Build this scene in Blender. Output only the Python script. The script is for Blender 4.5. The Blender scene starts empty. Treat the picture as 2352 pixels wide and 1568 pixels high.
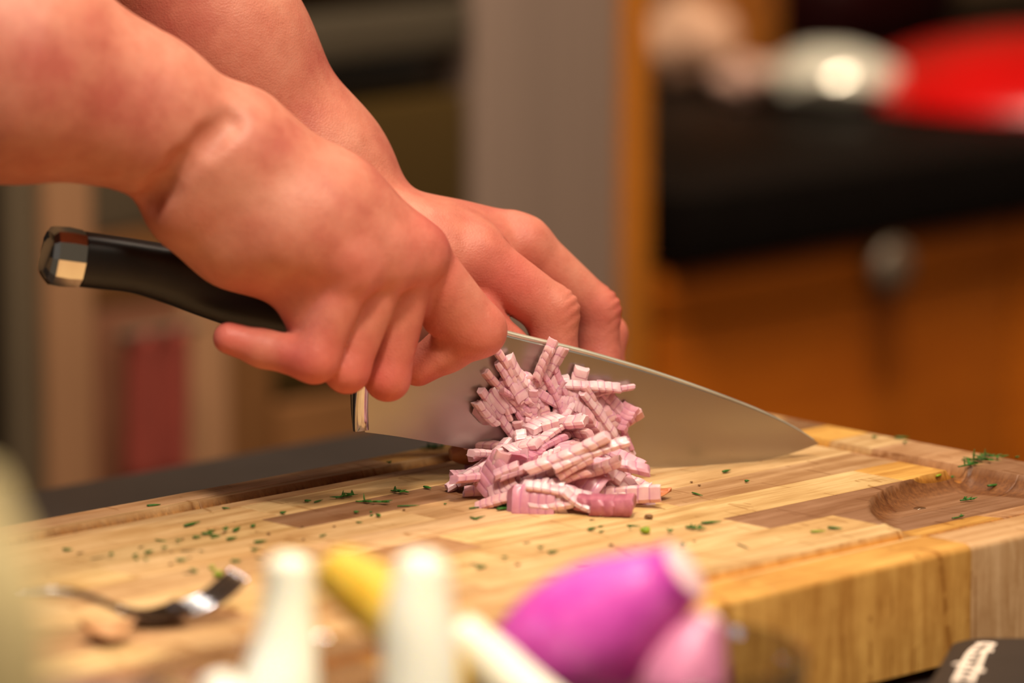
import bpy, bmesh, math, random
import numpy as np
from mathutils import Vector, Matrix

random.seed(7)
SC = bpy.context.scene
COL = SC.collection
R = math.radians

# ------------------------------------------------------------------ camera, world, lights
F = 12000.0                      # focal length in pixels of the 2352 x 1568 frame
PITCH = R(10.1)
H = 0.4244                       # camera height over the top of the cutting board (board top is z = 0)
FOCUS = 2.085
cam_d = bpy.data.cameras.new('camera')
cam_d.sensor_width = 36.0
cam_d.lens = F / 2352 * 36.0
cam_d.clip_start = 0.05
cam_d.dof.use_dof = True
cam_d.dof.focus_distance = FOCUS
cam_d.dof.aperture_fstop = 4.5
cam = bpy.data.objects.new('camera', cam_d)
COL.objects.link(cam)
cam.location = (0, 0, H)
cam.rotation_euler = (math.pi / 2 - PITCH, 0, 0)
SC.camera = cam

world = bpy.data.worlds.new('world')
SC.world = world
world.use_nodes = True
bg = world.node_tree.nodes['Background']
bg.inputs[0].default_value = (1.0, 0.78, 0.55, 1)
bg.inputs[1].default_value = 0.10

def lamp(name, loc, target, power, size, color, spread=180):
    d = bpy.data.lights.new(name, 'AREA')
    d.shape = 'DISK'
    d.size = size
    d.energy = power
    d.color = color
    d.spread = R(spread)
    o = bpy.data.objects.new(name, d)
    COL.objects.link(o)
    o.location = loc
    o.rotation_euler = (Vector(target) - Vector(loc)).to_track_quat('-Z', 'Y').to_euler()
    return o
WARM = (1.0, 0.85, 0.66)
lamp('ceiling_spot', (0.28, 1.90, 1.55), (0.0, 2.0, 0.0), 4.9, 0.14, WARM)
lamp('ceiling_spot', (0.25, 2.85, 1.55), (0.0, 2.1, 0.0), 4.2, 0.14, WARM)
lamp('ceiling_spot', (0.0, 1.25, 1.30), (0.02, 1.62, 0.0), 3.7, 0.2, (1.0, 0.89, 0.74), 70)
lamp('soft_fill', (0.65, 1.25, 1.3), (0.0, 2.1, 0.0), 13, 0.8, WARM)  # added soft lamp that fills the shade under the hands
lamp('ceiling_spot', (0.30, 2.75, 1.6), (0.48, 3.35, -0.1), 6.5, 0.45, WARM, 75)
lamp('ceiling_spot', (-0.3, 2.3, 1.6), (-0.2, 3.0, -0.4), 8, 0.3, WARM, 110)
lamp('window_daylight', (-1.6, 1.3, 0.9), (-0.1, 1.9, 0.0), 2.2, 0.35, (0.40, 0.66, 1.0))
SC.view_settings.view_transform = 'Standard'
SC.view_settings.look = 'None'
SC.view_settings.gamma = 1.0
SC.view_settings.use_curve_mapping = False
SC.view_settings.exposure = 0.0

# ------------------------------------------------------------------ coordinates
CPOS = np.array([0, 0, H])
cP, sP = math.cos(PITCH), math.sin(PITCH)
def ray(px, py):
    x = (px - 1176) / F
    y = -(py - 784) / F
    return np.array([x, cP + y * sP, -sP + y * cP])
def onz(px, py, z=0.0):
    r = ray(px, py)
    return CPOS + r * ((z - H) / r[2])
def at(px, py, depth):           # a point at a given forward distance
    return CPOS + ray(px, py) * depth
def depth_of(p):
    return (p[1]) * cP - (p[2] - H) * sP
AZ = R(46)                       # the board, the worktop and the kitchen run share these two directions
EA = np.array([math.sin(AZ), math.cos(AZ), 0])
EB = np.array([-math.cos(AZ), math.sin(AZ), 0])
O = onz(1350, 1110)
def abz(a, b, z=0.0):            # centimetres along the board
    p = O + EA * a / 100 + EB * b / 100
    return np.array([p[0], p[1], z])
KTH = R(20)
KD = np.array([math.cos(KTH), math.sin(KTH), 0])     # the knife points this way
KN = np.array([math.sin(KTH), -math.cos(KTH), 0])    # towards the camera
K0 = onz(1600, 1070)
def kp(px, py, t=0.0):           # a point of the knife plane, t centimetres nearer to the lens
    r = ray(px, py)
    s = np.dot(K0 - CPOS, KN) / np.dot(r, KN)
    return CPOS + r * (s - t / 100 / np.linalg.norm(r))
def pxm(p, px):                  # pixels at a point in metres
    return px * depth_of(p) / F

# ------------------------------------------------------------------ object helpers
def tag(o, label=None, cat=None, group=None, kind=None):
    for k, v in (('label', label), ('category', cat), ('group', group), ('kind', kind)):
        if v:
            o[k] = v
    return o
def empty(name, loc, label=None, cat=None, group=None):
    o = bpy.data.objects.new(name, None)
    COL.objects.link(o)
    o.location = loc
    o.empty_display_size = 0.02
    return tag(o, label, cat, group)
def link(name, me, mat=None, parent=None, loc=None):
    o = bpy.data.objects.new(name, me)
    COL.objects.link(o)
    if mat is not None and not me.materials:
        me.materials.append(mat)
    if loc is not None:
        o.location = loc
    if parent is not None:
        o.parent = parent
        o.matrix_parent_inverse = Matrix.Translation(-parent.location)
    return o
def mesh_np(name, v, f, smooth=True):
    me = bpy.data.meshes.new(name)
    me.from_pydata([tuple(map(float, x)) for x in v], [], [tuple(map(int, x)) for x in f])
    me.update()
    if smooth:
        me.polygons.foreach_set('use_smooth', [True] * len(me.polygons))
    return me
def fix_normals(me):
    bm = bmesh.new(); bm.from_mesh(me)
    bmesh.ops.recalc_face_normals(bm, faces=bm.faces)
    bm.to_mesh(me); bm.free()
    return me
def autosmooth(me, deg=40):
    bm = bmesh.new(); bm.from_mesh(me)
    for f in bm.faces: f.smooth = True
    for e in bm.edges:
        if len(e.link_faces) == 2 and e.calc_face_angle(0) > R(deg):
            e.smooth = False
    bm.to_mesh(me); bm.free()
    return me
def box_mesh(name, o, ex, ey, ez, sx, sy, sz, bev=0.0, seg=2):
    """a bevelled box spanned from corner o along three directions"""
    bm = bmesh.new()
    o, ex, ey, ez = (np.array(q, float) for q in (o, ex, ey, ez))
    vs = [bm.verts.new(o + ex * sx * i + ey * sy * j + ez * sz * k) for k in (0, 1) for j in (0, 1) for i in (0, 1)]
    for q in ((0, 2, 3, 1), (4, 5, 7, 6), (0, 1, 5, 4), (2, 6, 7, 3), (0, 4, 6, 2), (1, 3, 7, 5)):
        bm.faces.new([vs[i] for i in q])
    bmesh.ops.recalc_face_normals(bm, faces=bm.faces)
    if bev > 0:
        bmesh.ops.bevel(bm, geom=list(bm.edges), offset=bev, segments=seg, affect='EDGES', profile=0.6)
    me = bpy.data.meshes.new(name); bm.to_mesh(me); bm.free()
    return autosmooth(me, 50)
UP = np.array([0, 0, 1.0])
def frame_of(t):
    t = t / np.linalg.norm(t)
    s = np.cross(t, UP)
    if np.linalg.norm(s) < 1e-4:
        s = np.array([1.0, 0, 0])
    s /= np.linalg.norm(s)
    return t, s, np.cross(s, t)
def sweep(name, pts, rad, n=12, rad2=None, power=2.0, cap=True, side=None):
    """rings of a superellipse along a line of points; rad sideways, rad2 upwards"""
    pts = [np.array(p, float) for p in pts]
    m = len(pts)
    V, Fc = [], []
    for i, p in enumerate(pts):
        t = pts[min(i + 1, m - 1)] - pts[max(i - 1, 0)]
        t, s, u = frame_of(t)
        if side is not None:
            s = np.array(side, float); s = s - t * np.dot(s, t); s /= np.linalg.norm(s); u = np.cross(s, t)
        r1 = rad[i] if hasattr(rad, '__len__') else rad
        r2 = r1 if rad2 is None else (rad2[i] if hasattr(rad2, '__len__') else rad2)
        for k in range(n):
            a = 2 * math.pi * k / n
            c, q = math.cos(a), math.sin(a)
            c = math.copysign(abs(c) ** (2 / power), c); q = math.copysign(abs(q) ** (2 / power), q)
            V.append(p + s * r1 * c + u * r2 * q)
    for i in range(m - 1):
        for k in range(n):
            Fc.append((i * n + k, i * n + (k + 1) % n, (i + 1) * n + (k + 1) % n, (i + 1) * n + k))
    if cap:
        Fc.append(tuple(range(n))[::-1])
        Fc.append(tuple((m - 1) * n + k for k in range(n)))
    return fix_normals(autosmooth(mesh_np(name, V, Fc), 55))
def lathe(name, prof, n=48, centre=(0, 0, 0)):
    V, Fc = [], []
    for r, z in prof:
        for k in range(n):
            a = 2 * math.pi * k / n
            V.append((centre[0] + r * math.cos(a), centre[1] + r * math.sin(a), centre[2] + z))
    m = len(prof)
    for i in range(m - 1):
        for k in range(n):
            Fc.append((i * n + k, i * n + (k + 1) % n, (i + 1) * n + (k + 1) % n, (i + 1) * n + k))
    Fc.append(tuple(range(n))[::-1]); Fc.append(tuple((m - 1) * n + k for k in range(n)))
    return autosmooth(fix_normals(mesh_np(name, V, Fc)), 50)
def resample(pts, n):
    """Catmull-Rom through the rows of pts"""
    P = np.array(pts, float)
    out = []
    m = len(P)
    for q in np.linspace(0, m - 1, n):
        i = min(int(q), m - 2); t = q - i
        p0, p1, p2, p3 = P[max(i - 1, 0)], P[i], P[i + 1], P[min(i + 2, m - 1)]
        out.append(0.5 * ((2 * p1) + (-p0 + p2) * t + (2 * p0 - 5 * p1 + 4 * p2 - p3) * t * t + (-p0 + 3 * p1 - 3 * p2 + p3) * t ** 3))
    return np.array(out)

# ------------------------------------------------------------------ materials
def s2l(c):
    return tuple(((x / 255) / 12.92 if x / 255 <= 0.04045 else (((x / 255) + 0.055) / 1.055) ** 2.4) for x in c) + (1.0,)
class NT:
    def __init__(self, name):
        self.m = bpy.data.materials.new(name); self.m.use_nodes = True
        self.t = self.m.node_tree
        self.b = self.t.nodes['Principled BSDF']
    def n(self, typ, **kw):
        x = self.t.nodes.new(typ)
        for k, v in kw.items():
            if k.startswith('i_'):
                x.inputs[k[2:].replace('_', ' ')].default_value = v
            else:
                setattr(x, k, v)
        return x
    def l(self, a, b):
        self.t.links.new(a, b)
    def set(self, **kw):
        for k, v in kw.items():
            self.b.inputs[k.replace('_', ' ')].default_value = v
        return self
    def coords(self, scale=(1, 1, 1), which='Object', rot=(0, 0, 0)):
        tc = self.n('ShaderNodeTexCoord'); mp = self.n('ShaderNodeMapping')
        self.l(tc.outputs[which], mp.inputs[0])
        mp.inputs['Scale'].default_value = scale
        mp.inputs['Rotation'].default_value = rot
        return mp.outputs[0]
    def noise(self, vec, scale, detail=4, rough=0.55, dist=0.0):
        x = self.n('ShaderNodeTexNoise')
        x.inputs['Scale'].default_value = scale; x.inputs['Detail'].default_value = detail
        x.inputs['Roughness'].default_value = rough; x.inputs['Distortion'].default_value = dist
        self.l(vec, x.inputs['Vector'])
        return x.outputs[0]
    def ramp(self, fac, stops, interp='LINEAR'):
        x = self.n('ShaderNodeValToRGB'); x.color_ramp.interpolation = interp
        e = x.color_ramp.elements
        while len(e) < len(stops): e.new(0.5)
        for q, (p, c) in zip(e, stops):
            q.position = p; q.color = c if len(c) == 4 else c + (1,)
        self.l(fac, x.inputs[0])
        return x.outputs[0]
    def mix(self, fac, a, b, mode='MIX'):
        x = self.n('ShaderNodeMix', data_type='RGBA', blend_type=mode)
        for s, v in ((x.inputs['Factor'], fac), (x.inputs['A'], a), (x.inputs['B'], b)):
            pass
        fi = x.inputs[0]; ai = x.inputs[6]; bi = x.inputs[7]
        for s, v in ((fi, fac), (ai, a), (bi, b)):
            if isinstance(v, (int, float)): s.default_value = v
            elif isinstance(v, tuple): s.default_value = v
            else: self.l(v, s)
        return x.outputs[2]
    def bump(self, h, strength=0.3, dist=0.001):
        x = self.n('ShaderNodeBump'); x.inputs['Strength'].default_value = strength; x.inputs['Distance'].default_value = dist
        self.l(h, x.inputs['Height']); self.l(x.outputs[0], self.b.inputs['Normal'])
    def color(self, out):
        if isinstance(out, tuple): self.b.inputs['Base Color'].default_value = out
        else: self.l(out, self.b.inputs['Base Color'])
def plain(name, rgb, rough=0.5, metal=0.0, var=0.08, scale=30, coat=0.0, stretch=(1, 1, 1), spec=0.5):
    k = NT(name)
    c = s2l(rgb)
    nz = k.noise(k.coords(stretch), scale, 3)
    lo = tuple(x * (1 - var) for x in c[:3]) + (1,); hi = tuple(min(1, x * (1 + var)) for x in c[:3]) + (1,)
    k.color(k.ramp(nz, [(0.3, lo), (0.7, hi)]))
    k.set(Roughness=rough, Metallic=metal, Coat_Weight=coat, Specular_IOR_Level=spec)
    return k.m

def wood_board():
    k = NT('board_wood')
    oi = k.n('ShaderNodeObjectInfo')
    tc = k.n('ShaderNodeTexCoord')
    # board-aligned coordinates: u along the staves, v across, w up
    rot = k.n('ShaderNodeMapping'); k.l(tc.outputs['Object'], rot.inputs[0])
    rot.inputs['Rotation'].default_value = (0, 0, -(math.pi / 2 - AZ))
    add = k.n('ShaderNodeVectorMath', operation='MULTIPLY_ADD')
    comb = k.n('ShaderNodeCombineXYZ')
    for i in range(3): k.l(oi.outputs['Random'], comb.inputs[i])
    k.l(comb.outputs[0], add.inputs[0]); add.inputs[1].default_value = (7.3, 3.1, 1.7); k.l(rot.outputs[0], add.inputs[2])
    mp = k.n('ShaderNodeMapping'); k.l(add.outputs[0], mp.inputs[0]); mp.inputs['Scale'].default_value = (6, 70, 6)
    mp2 = k.n('ShaderNodeMapping'); k.l(add.outputs[0], mp2.inputs[0]); mp2.inputs['Scale'].default_value = (60, 60, 6)
    g1 = k.noise(mp.outputs[0], 2.2, 6, 0.6, 0.6)
    g2 = k.noise(mp2.outputs[0], 3.0, 5, 0.6, 0.3)
    geo = k.n('ShaderNodeNewGeometry'); sep = k.n('ShaderNodeSeparateXYZ'); k.l(geo.outputs['Normal'], sep.inputs[0])
    up = k.n('ShaderNodeMapRange'); k.l(sep.outputs[2], up.inputs[0]); up.inputs[1].default_value = 0.3; up.inputs[2].default_value = 0.9
    grain = k.mix(up.outputs[0], g2, g1)
    fine = k.noise(mp.outputs[0], 14, 4, 0.7)
    blot = k.noise(add.outputs[0], 22, 3, 0.5, 0.8)
    c = k.mix(k.ramp(grain, [(0.36, (0, 0, 0)), (0.66, (1, 1, 1))]), (0.70, 0.58, 0.45, 1), (1.04, 1.02, 1.0, 1))
    c = k.mix(1.0, oi.outputs['Color'], c, 'MULTIPLY')
    c = k.mix(1.0, c, k.ramp(fine, [(0.3, (0.86, 0.82, 0.76)), (0.6, (1, 1, 1))]), 'MULTIPLY')
    c = k.mix(1.0, c, k.ramp(blot, [(0.35, (0.86, 0.80, 0.72)), (0.6, (1.0, 1.0, 1.0))]), 'MULTIPLY')
    # knife scores: thin dark scratches across the grain
    for (sx, sy, rz, th) in ((26, 3.2, 0.5, 0.012), (20, 2.6, -0.25, 0.010)):
        m3 = k.n('ShaderNodeMapping'); k.l(rot.outputs[0], m3.inputs[0]); m3.inputs['Scale'].default_value = (sx, sy, 1); m3.inputs['Rotation'].default_value = (0, 0, rz)
        v = k.n('ShaderNodeTexVoronoi', feature='DISTANCE_TO_EDGE'); k.l(m3.outputs[0], v.inputs['Vector']); v.inputs['Scale'].default_value = 1.0
        br = k.noise(rot.outputs[0], 60, 2)
        mul = k.n('ShaderNodeMath', operation='ADD'); k.l(v.outputs[0], mul.inputs[0]); 
        brr = k.n('ShaderNodeMapRange'); k.l(br, brr.inputs[0]); brr.inputs[1].default_value = 0.52; brr.inputs[2].default_value = 0.48; brr.inputs[4].default_value = 0.2
        k.l(brr.outputs[0], mul.inputs[1])
        c = k.mix(1.0, c, k.ramp(mul.outputs[0], [(0.0, (0.62, 0.50, 0.36)), (th, (1, 1, 1))]), 'MULTIPLY')
    # the juice groove is soaked and burnt from the router; the well's wall takes that tone too
    at_ = k.n('ShaderNodeAttribute', attribute_name='stain_tone')
    gr = k.noise(mp2.outputs[0], 9, 4, 0.75)
    burnt = k.mix(1.0, c, k.ramp(gr, [(0.38, (0.36, 0.22, 0.10)), (0.62, (0.80, 0.58, 0.28))]), 'MULTIPLY')
    c = k.mix(at_.outputs['Fac'], c, burnt)
    ol = k.n('ShaderNodeAttribute', attribute_name='oil')
    c = k.mix(ol.outputs['Fac'], c, k.mix(1.0, c, (0.98, 0.66, 0.22, 1), 'MULTIPLY'))
    k.color(c)
    k.set(Roughness=0.48, Specular_IOR_Level=0.35)
    k.bump(k.mix(0.5, grain, fine), 0.25, 0.0006)
    return k.m
M_BOARD = wood_board()

def steel(name, rgb, rough, brushed=(1, 1, 1), scale=60, lo=0.8):
    k = NT(name)
    nz = k.noise(k.coords(brushed), scale, 3)
    c = s2l(rgb)
    k.color(k.ramp(nz, [(0.3, tuple(x * lo for x in c[:3]) + (1,)), (0.7, c)]))
    k.l(k.ramp(nz, [(0.2, (rough * 0.8,) * 3), (0.8, (rough * 1.25,) * 3)]), k.b.inputs['Roughness'])
    k.set(Metallic=1.0)
    return k.m
M_BLADE = steel('blade_steel', (176, 168, 160), 0.3, (1, 1, 1), 30, 0.97)
M_STEEL = steel('polished_steel', (225, 222, 215), 0.12, (1, 1, 1), 20, 0.95)
M_FORK = steel('fork_steel', (140, 140, 146), 0.10, (1, 1, 1), 20, 0.92)
M_HANDLE = plain('black_handle_resin', (22, 19, 18), 0.42, 0, 0.3, 160)

def skin():
    k = NT('skin')
    v = k.coords((1, 1, 1))
    at_ = k.n('ShaderNodeAttribute', attribute_name='flush')
    big = k.noise(v, 26, 4, 0.6)
    mid = k.noise(v, 160, 4, 0.6)
    base = k.ramp(big, [(0.32, s2l((188, 100, 84))), (0.5, s2l((204, 126, 103))), (0.68, s2l((212, 142, 118)))])
    base = k.mix(at_.outputs['Fac'], base, s2l((206, 86, 82)))
    base = k.mix(1.0, base, k.ramp(mid, [(0.3, (0.93, 0.88, 0.86)), (0.62, (1.02, 1.01, 1.01))]), 'MULTIPLY')
    k.color(base)
    k.set(Roughness=0.5, Subsurface_Weight=0.22, Subsurface_Scale=0.004, Specular_IOR_Level=0.42)
    k.b.inputs['Subsurface Radius'].default_value = (1.0, 0.35, 0.2)
    fine = k.noise(v, 900, 3, 0.6); vor = k.n('ShaderNodeTexVoronoi'); k.l(v, vor.inputs['Vector']); vor.inputs['Scale'].default_value = 1100
    k.bump(k.mix(0.5, fine, vor.outputs[0]), 0.35, 0.0005)
    return k.m
M_SKIN = skin()

def shallot_dice():
    k = NT('shallot_flesh')
    at_ = k.n('ShaderNodeAttribute', attribute_name='line')
    oi = k.n('ShaderNodeObjectInfo')
    nz = k.noise(k.coords(), 260, 3)
    base = k.ramp(nz, [(0.3, s2l((226, 182, 190))), (0.7, s2l((238, 208, 206)))])
    tint = k.ramp(oi.outputs['Random'], [(0.0, s2l((246, 220, 214))), (0.5, (1, 1, 1, 1)), (1.0, s2l((228, 182, 200)))])
    base = k.mix(1.0, base, tint, 'MULTIPLY')
    c = k.mix(at_.outputs['Fac'], base, s2l((186, 112, 148)))
    k.color(c)
    k.set(Roughness=0.3, Subsurface_Weight=0.35, Subsurface_Scale=0.003, Specular_IOR_Level=0.5)
    k.b.inputs['Subsurface Radius'].default_value = (1.0, 0.6, 0.6)
    return k.m
M_DICE = shallot_dice()

def herb(name, a, b):
    k = NT(name)
    nz = k.noise(k.coords(), 500, 2)
    k.color(k.ramp(nz, [(0.3, s2l(a)), (0.7, s2l(b))]))
    k.set(Roughness=0.5, Specular_IOR_Level=0.35)
    return k.m
M_DILL = herb('dill_green', (30, 78, 22), (62, 116, 34))
M_CHIVE = herb('light_green_herb', (104, 132, 20), (160, 178, 44))
M_DRY = herb('dried_herb', (74, 64, 34), (110, 96, 52))
M_CORE = herb('brown_crumb', (96, 66, 36), (140, 100, 56))

# ------------------------------------------------------------------ kitchen shell
ZTOP = -0.049                     # island worktop
FLOOR = -0.95
M_FLOOR = plain('floor_tiles', (120, 96, 76), 0.5, 0, 0.2, 6)
M_WALL = plain('wall_paint', (150, 118, 86), 0.8, 0, 0.05, 4)
def run_pt(px, off=0.0):
    """foot on the front line of the kitchen run (along EA) seen at that column, off metres behind it"""
    q0 = onz(1490, 445, ZTOP) + EB * off
    r = ray(px, 500)
    # intersect the vertical plane through q0 along EA
    s = np.dot(q0 - CPOS, EB) / np.dot(r, EB)
    p = CPOS + r * s
    return np.array([p[0], p[1], 0.0])
def run_a(px):                    # metres along the run
    return float(np.dot(run_pt(px) - run_pt(1490), EA))
Q0 = run_pt(1490)
def run_xyz(a, b, z):
    p = Q0 + EA * a + EB * b
    return np.array([p[0], p[1], z])
def zy(px, py, off=0.0):          # height of the run's front plane at a pixel
    q0 = Q0 + EB * off
    r = ray(px, py)
    s = np.dot(q0 - CPOS, EB) / np.dot(r, EB)
    return float((CPOS + r * s)[2])
floor_me = box_mesh('floor', (-4, -1, FLOOR - 0.05), (1, 0, 0), (0, 1, 0), UP, 9, 9, 0.05)
tag(link('floor', floor_me, M_FLOOR), kind='structure')
tag(link('wall_back', box_mesh('wall_back', run_xyz(-3, 0.66, FLOOR), EA, EB, UP, 6, 0.1, 2.6), M_WALL), kind='structure')

def wood_front():
    k = NT('orange_cabinet_wood')
    v = k.coords((1.0, 1.0, 7.0))
    nz = k.noise(v, 5, 4, 0.6, 0.5)
    k.color(k.ramp(nz, [(0.3, s2l((164, 80, 6))), (0.7, s2l((186, 98, 14)))]))
    k.set(Roughness=0.5, Specular_IOR_Level=0.3)
    return k.m
M_CAB = wood_front()
M_EDGE = plain('oak_edge', (190, 112, 30), 0.45, 0, 0.1, 12)
M_BLACKTOP = plain('black_worktop', (17, 13, 11), 0.4, 0, 0.2, 60, spec=0.03)
M_GREYSTEEL = plain('grey_column_lacquer', (146, 122, 108), 0.5, 0.0, 0.10, 5, 0, (14, 14, 0.4))
M_DARKGLASS = plain('dark_oven_glass', (40, 30, 20), 0.12, 0, 0.1, 4, coat=0.3)
M_PANEL = plain('oven_panel', (96, 84, 68), 0.4, 0.3, 0.1, 8)
M_BROWN = plain('brown_lacquer', (122, 78, 40), 0.5, 0, 0.12, 8)
M_BEIGE = plain('beige_lacquer', (176, 128, 92), 0.45, 0, 0.06, 8)
M_OLIVE = plain('olive_grey_lacquer', (104, 88, 68), 0.5, 0, 0.08, 8)
M_KNOB = plain('knob_grey', (104, 88, 72), 0.45, 0.3)
M_REDCLOTH = plain('red_tea_towel', (146, 58, 44), 0.9, 0, 0.12, 40)

# right: drawer unit under a black worktop
a0, a1 = 0.012, 0.62
du = empty('drawer_unit', run_xyz((a0 + a1) / 2, 0.3, FLOOR), 'orange-brown wooden drawer unit with a round grey knob under the black worktop', 'cabinet')
link('carcass', box_mesh('carcass', run_xyz(a0, 0.02, FLOOR), EA, EB, UP, a1 - a0, 0.60, ZTOP - 0.045 - FLOOR, 0.002), M_CAB, du)
zt = ZTOP - 0.05
asplit = run_a(2330)
for (u0, u1) in ((a0, asplit - 0.002), (asplit + 0.002, a1)):
    zz = zt
    for hgt in (0.035, 0.27, 0.27, 0.24):
        d = link('drawer_front' if hgt > 0.1 else 'top_rail', box_mesh('drawer_front', run_xyz(u0 + 0.001, 0.0, zz - hgt + 0.002), EA, EB, UP, u1 - u0 - 0.002, 0.019, hgt - 0.004, 0.002), M_CAB, du)
        zz -= hgt
        if hgt > 0.1:
            ka = run_a(2004) if u0 < 0.1 else (u0 + u1) / 2
            kz = zy(2050, 600) if abs(zz + hgt - (zt - 0.035)) < 1e-6 else zz + hgt / 2
            pts = [run_xyz(ka, q, kz) for q in (0.0, -0.006, -0.012, -0.018, -0.022, -0.024)]
            link('knob', sweep('knob', pts, [0.008, 0.008, 0.015, 0.0175, 0.015, 0.008], 20), M_KNOB, d)
cw = link('counter_worktop', box_mesh('counter_worktop', run_xyz(a0, -0.02, ZTOP - 0.045), EA, EB, UP, 1.6, 0.66, 0.045, 0.004), M_BLACKTOP)
tag(cw, 'glossy black worktop on the orange drawer unit, with a red dome on it', 'worktop')

# the steel column with an oak edge that ends the worktop
ac0, ac1 = run_a(1094), run_a(1428)
tall = empty('tall_cabinet', run_xyz((ac0 + ac1) / 2, 0.3, FLOOR), 'tall grey steel cabinet with an oak edge left of the drawers', 'cabinet')
link('body', box_mesh('body', run_xyz(ac0, 0.0, FLOOR), EA, EB, UP, ac1 - ac0, 0.62, 2.1, 0.006), M_GREYSTEEL, tall)
link('oak_edge', box_mesh('oak_edge', run_xyz(ac1 + 0.0005, -0.004, FLOOR), EA, EB, UP, run_a(1486) - ac1 - 0.001, 0.62, 2.1, 0.003), M_EDGE, tall, )

# oven tower left of the column
ao0, ao1 = run_a(640), run_a(1090)
ov = empty('oven_tower', run_xyz((ao0 + ao1) / 2, 0.3, FLOOR), 'dark built-in oven with a dull control panel, behind the forearms', 'oven')
ZO = zy(900, 500)
link('housing', box_mesh('housing', run_xyz(ao0, 0.03, FLOOR), EA, EB, UP, ao1 - ao0 - 0.002, 0.58, 2.1, 0.003), plain('oven_housing', (52, 40, 28), 0.5, 0, 0.1, 8), ov)
link('lower_drawer', box_mesh('lower_drawer', run_xyz(ao0, 0.0, FLOOR + 0.1), EA, EB, UP, ao1 - ao0 - 0.002, 0.028, ZO - 0.10 - FLOOR - 0.1, 0.004), M_BROWN, ov)
link('oven_door', box_mesh('oven_door', run_xyz(ao0, 0.004, ZO - 0.095), EA, EB, UP, ao1 - ao0 - 0.002, 0.026, zy(900, 235) - ZO + 0.095, 0.004), plain('olive_oven_glass', (74, 54, 22), 0.3, 0, 0.1, 4), ov)
link('door_gap', box_mesh('door_gap', run_xyz(ao0, 0.02, zy(900, 235)), EA, EB, UP, ao1 - ao0 - 0.002, 0.011, zy(900, 135) - zy(900, 235), 0.002), M_DARKGLASS, ov)
link('control_panel', box_mesh('control_panel', run_xyz(ao0, 0.002, zy(900, 130)), EA, EB, UP, ao1 - ao0 - 0.002, 0.028, zy(900, 20) - zy(900, 130), 0.003), M_PANEL, ov)
link('upper_glass', box_mesh('upper_glass', run_xyz(ao0, 0.006, zy(900, 16)), EA, EB, UP, ao1 - ao0 - 0.002, 0.022, 0.35, 0.003), M_DARKGLASS, ov)

# left of the oven: a cupboard of vertical panels with a red towel hung on its rail
al0 = run_a(-900)
lc = empty('cupboard', run_xyz((al0 + ao0) / 2, 0.3, FLOOR), 'brown cupboard with pale upright rails, a red towel hung on it', 'cupboard')
link('body', box_mesh('body', run_xyz(al0, 0.02, FLOOR), EA, EB, UP, ao0 - al0 - 0.002, 0.6, 2.1, 0.003), plain('brown_body', (104, 76, 52), 0.5, 0, 0.08, 6), lc)
def panel(x0, x1, y0, y1, m, name, off, th):
    z0, z1 = zy((x0 + x1) / 2, y1), zy((x0 + x1) / 2, y0)
    return link(name, box_mesh(name, run_xyz(run_a(x0), off, z0), EA, EB, UP, run_a(x1) - run_a(x0), th, z1 - z0, 0.003), m, lc)
panel(-500, 15, -300, 1500, M_DARKGLASS, 'door_panel', 0.006, 0.013)
panel(18, 92, -300, 1500, M_OLIVE, 'upright_rail', 0.0, 0.019)
panel(95, 204, -300, 1500, M_BEIGE, 'upright_rail', -0.004, 0.023)
panel(208, 418, 530, 700, M_BROWN, 'door_panel', 0.004, 0.015)
panel(208, 418, -300, 526, M_OLIVE, 'door_panel', 0.004, 0.015)
panel(208, 418, 704, 1500, plain('dusky_brown_lacquer', (128, 80, 56), 0.5, 0, 0.08, 8), 'door_panel', 0.004, 0.015)
panel(421, 520, 520, 1500, M_BEIGE, 'upright_rail', -0.002, 0.021)
panel(421, 638, -300, 516, M_OLIVE, 'door_panel', 0.004, 0.015)
panel(523, 638, 520, 1500, M_BROWN, 'door_panel', 0.004, 0.015)
# towel
tz0, tz1 = zy(315, 1090), zy(315, 752)
V, Fc = [], []
nu, nv = 24, 14
for j in range(nv + 1):
    for i in range(nu + 1):
        u, v = i / nu, j / nv
        w = 0.005 * math.sin(u * 13 + 1.0) * (0.4 + 0.6 * v)
        V.append(run_xyz(run_a(246) + (run_a(392) - run_a(246)) * (u + 0.02 * math.sin(v * 3)), -0.018 + w, tz1 + (tz0 - tz1) * v))
nb = len(V)
V += [p + EB * 0.003 for p in V]
for j in range(nv):
    for i in range(nu):
        q = [j * (nu + 1) + i, j * (nu + 1) + i + 1, (j + 1) * (nu + 1) + i + 1, (j + 1) * (nu + 1) + i]
        Fc.append(q); Fc.append([x + nb for x in q[::-1]])
for j in range(nv):
    for i in (0, nu):
        q = [j * (nu + 1) + i, (j + 1) * (nu + 1) + i]; Fc.append([q[0], q[1], q[1] + nb, q[0] + nb])
for i in range(nu):
    for j in (0, nv):
        q = [j * (nu + 1) + i, j * (nu + 1) + i + 1]; Fc.append([q[0], q[1], q[1] + nb, q[0] + nb])
tw = link('tea_towel', fix_normals(mesh_np('tea_towel', V, Fc)), M_REDCLOTH)
tag(tw, 'red tea towel hanging on the brown cupboard behind the knife handle', 'towel')
rl = link('towel_rail', sweep('towel_rail', [run_xyz(run_a(225), -0.016, tz1), run_xyz(run_a(412), -0.016, tz1)], 0.003, 10), M_KNOB, lc)

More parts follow.
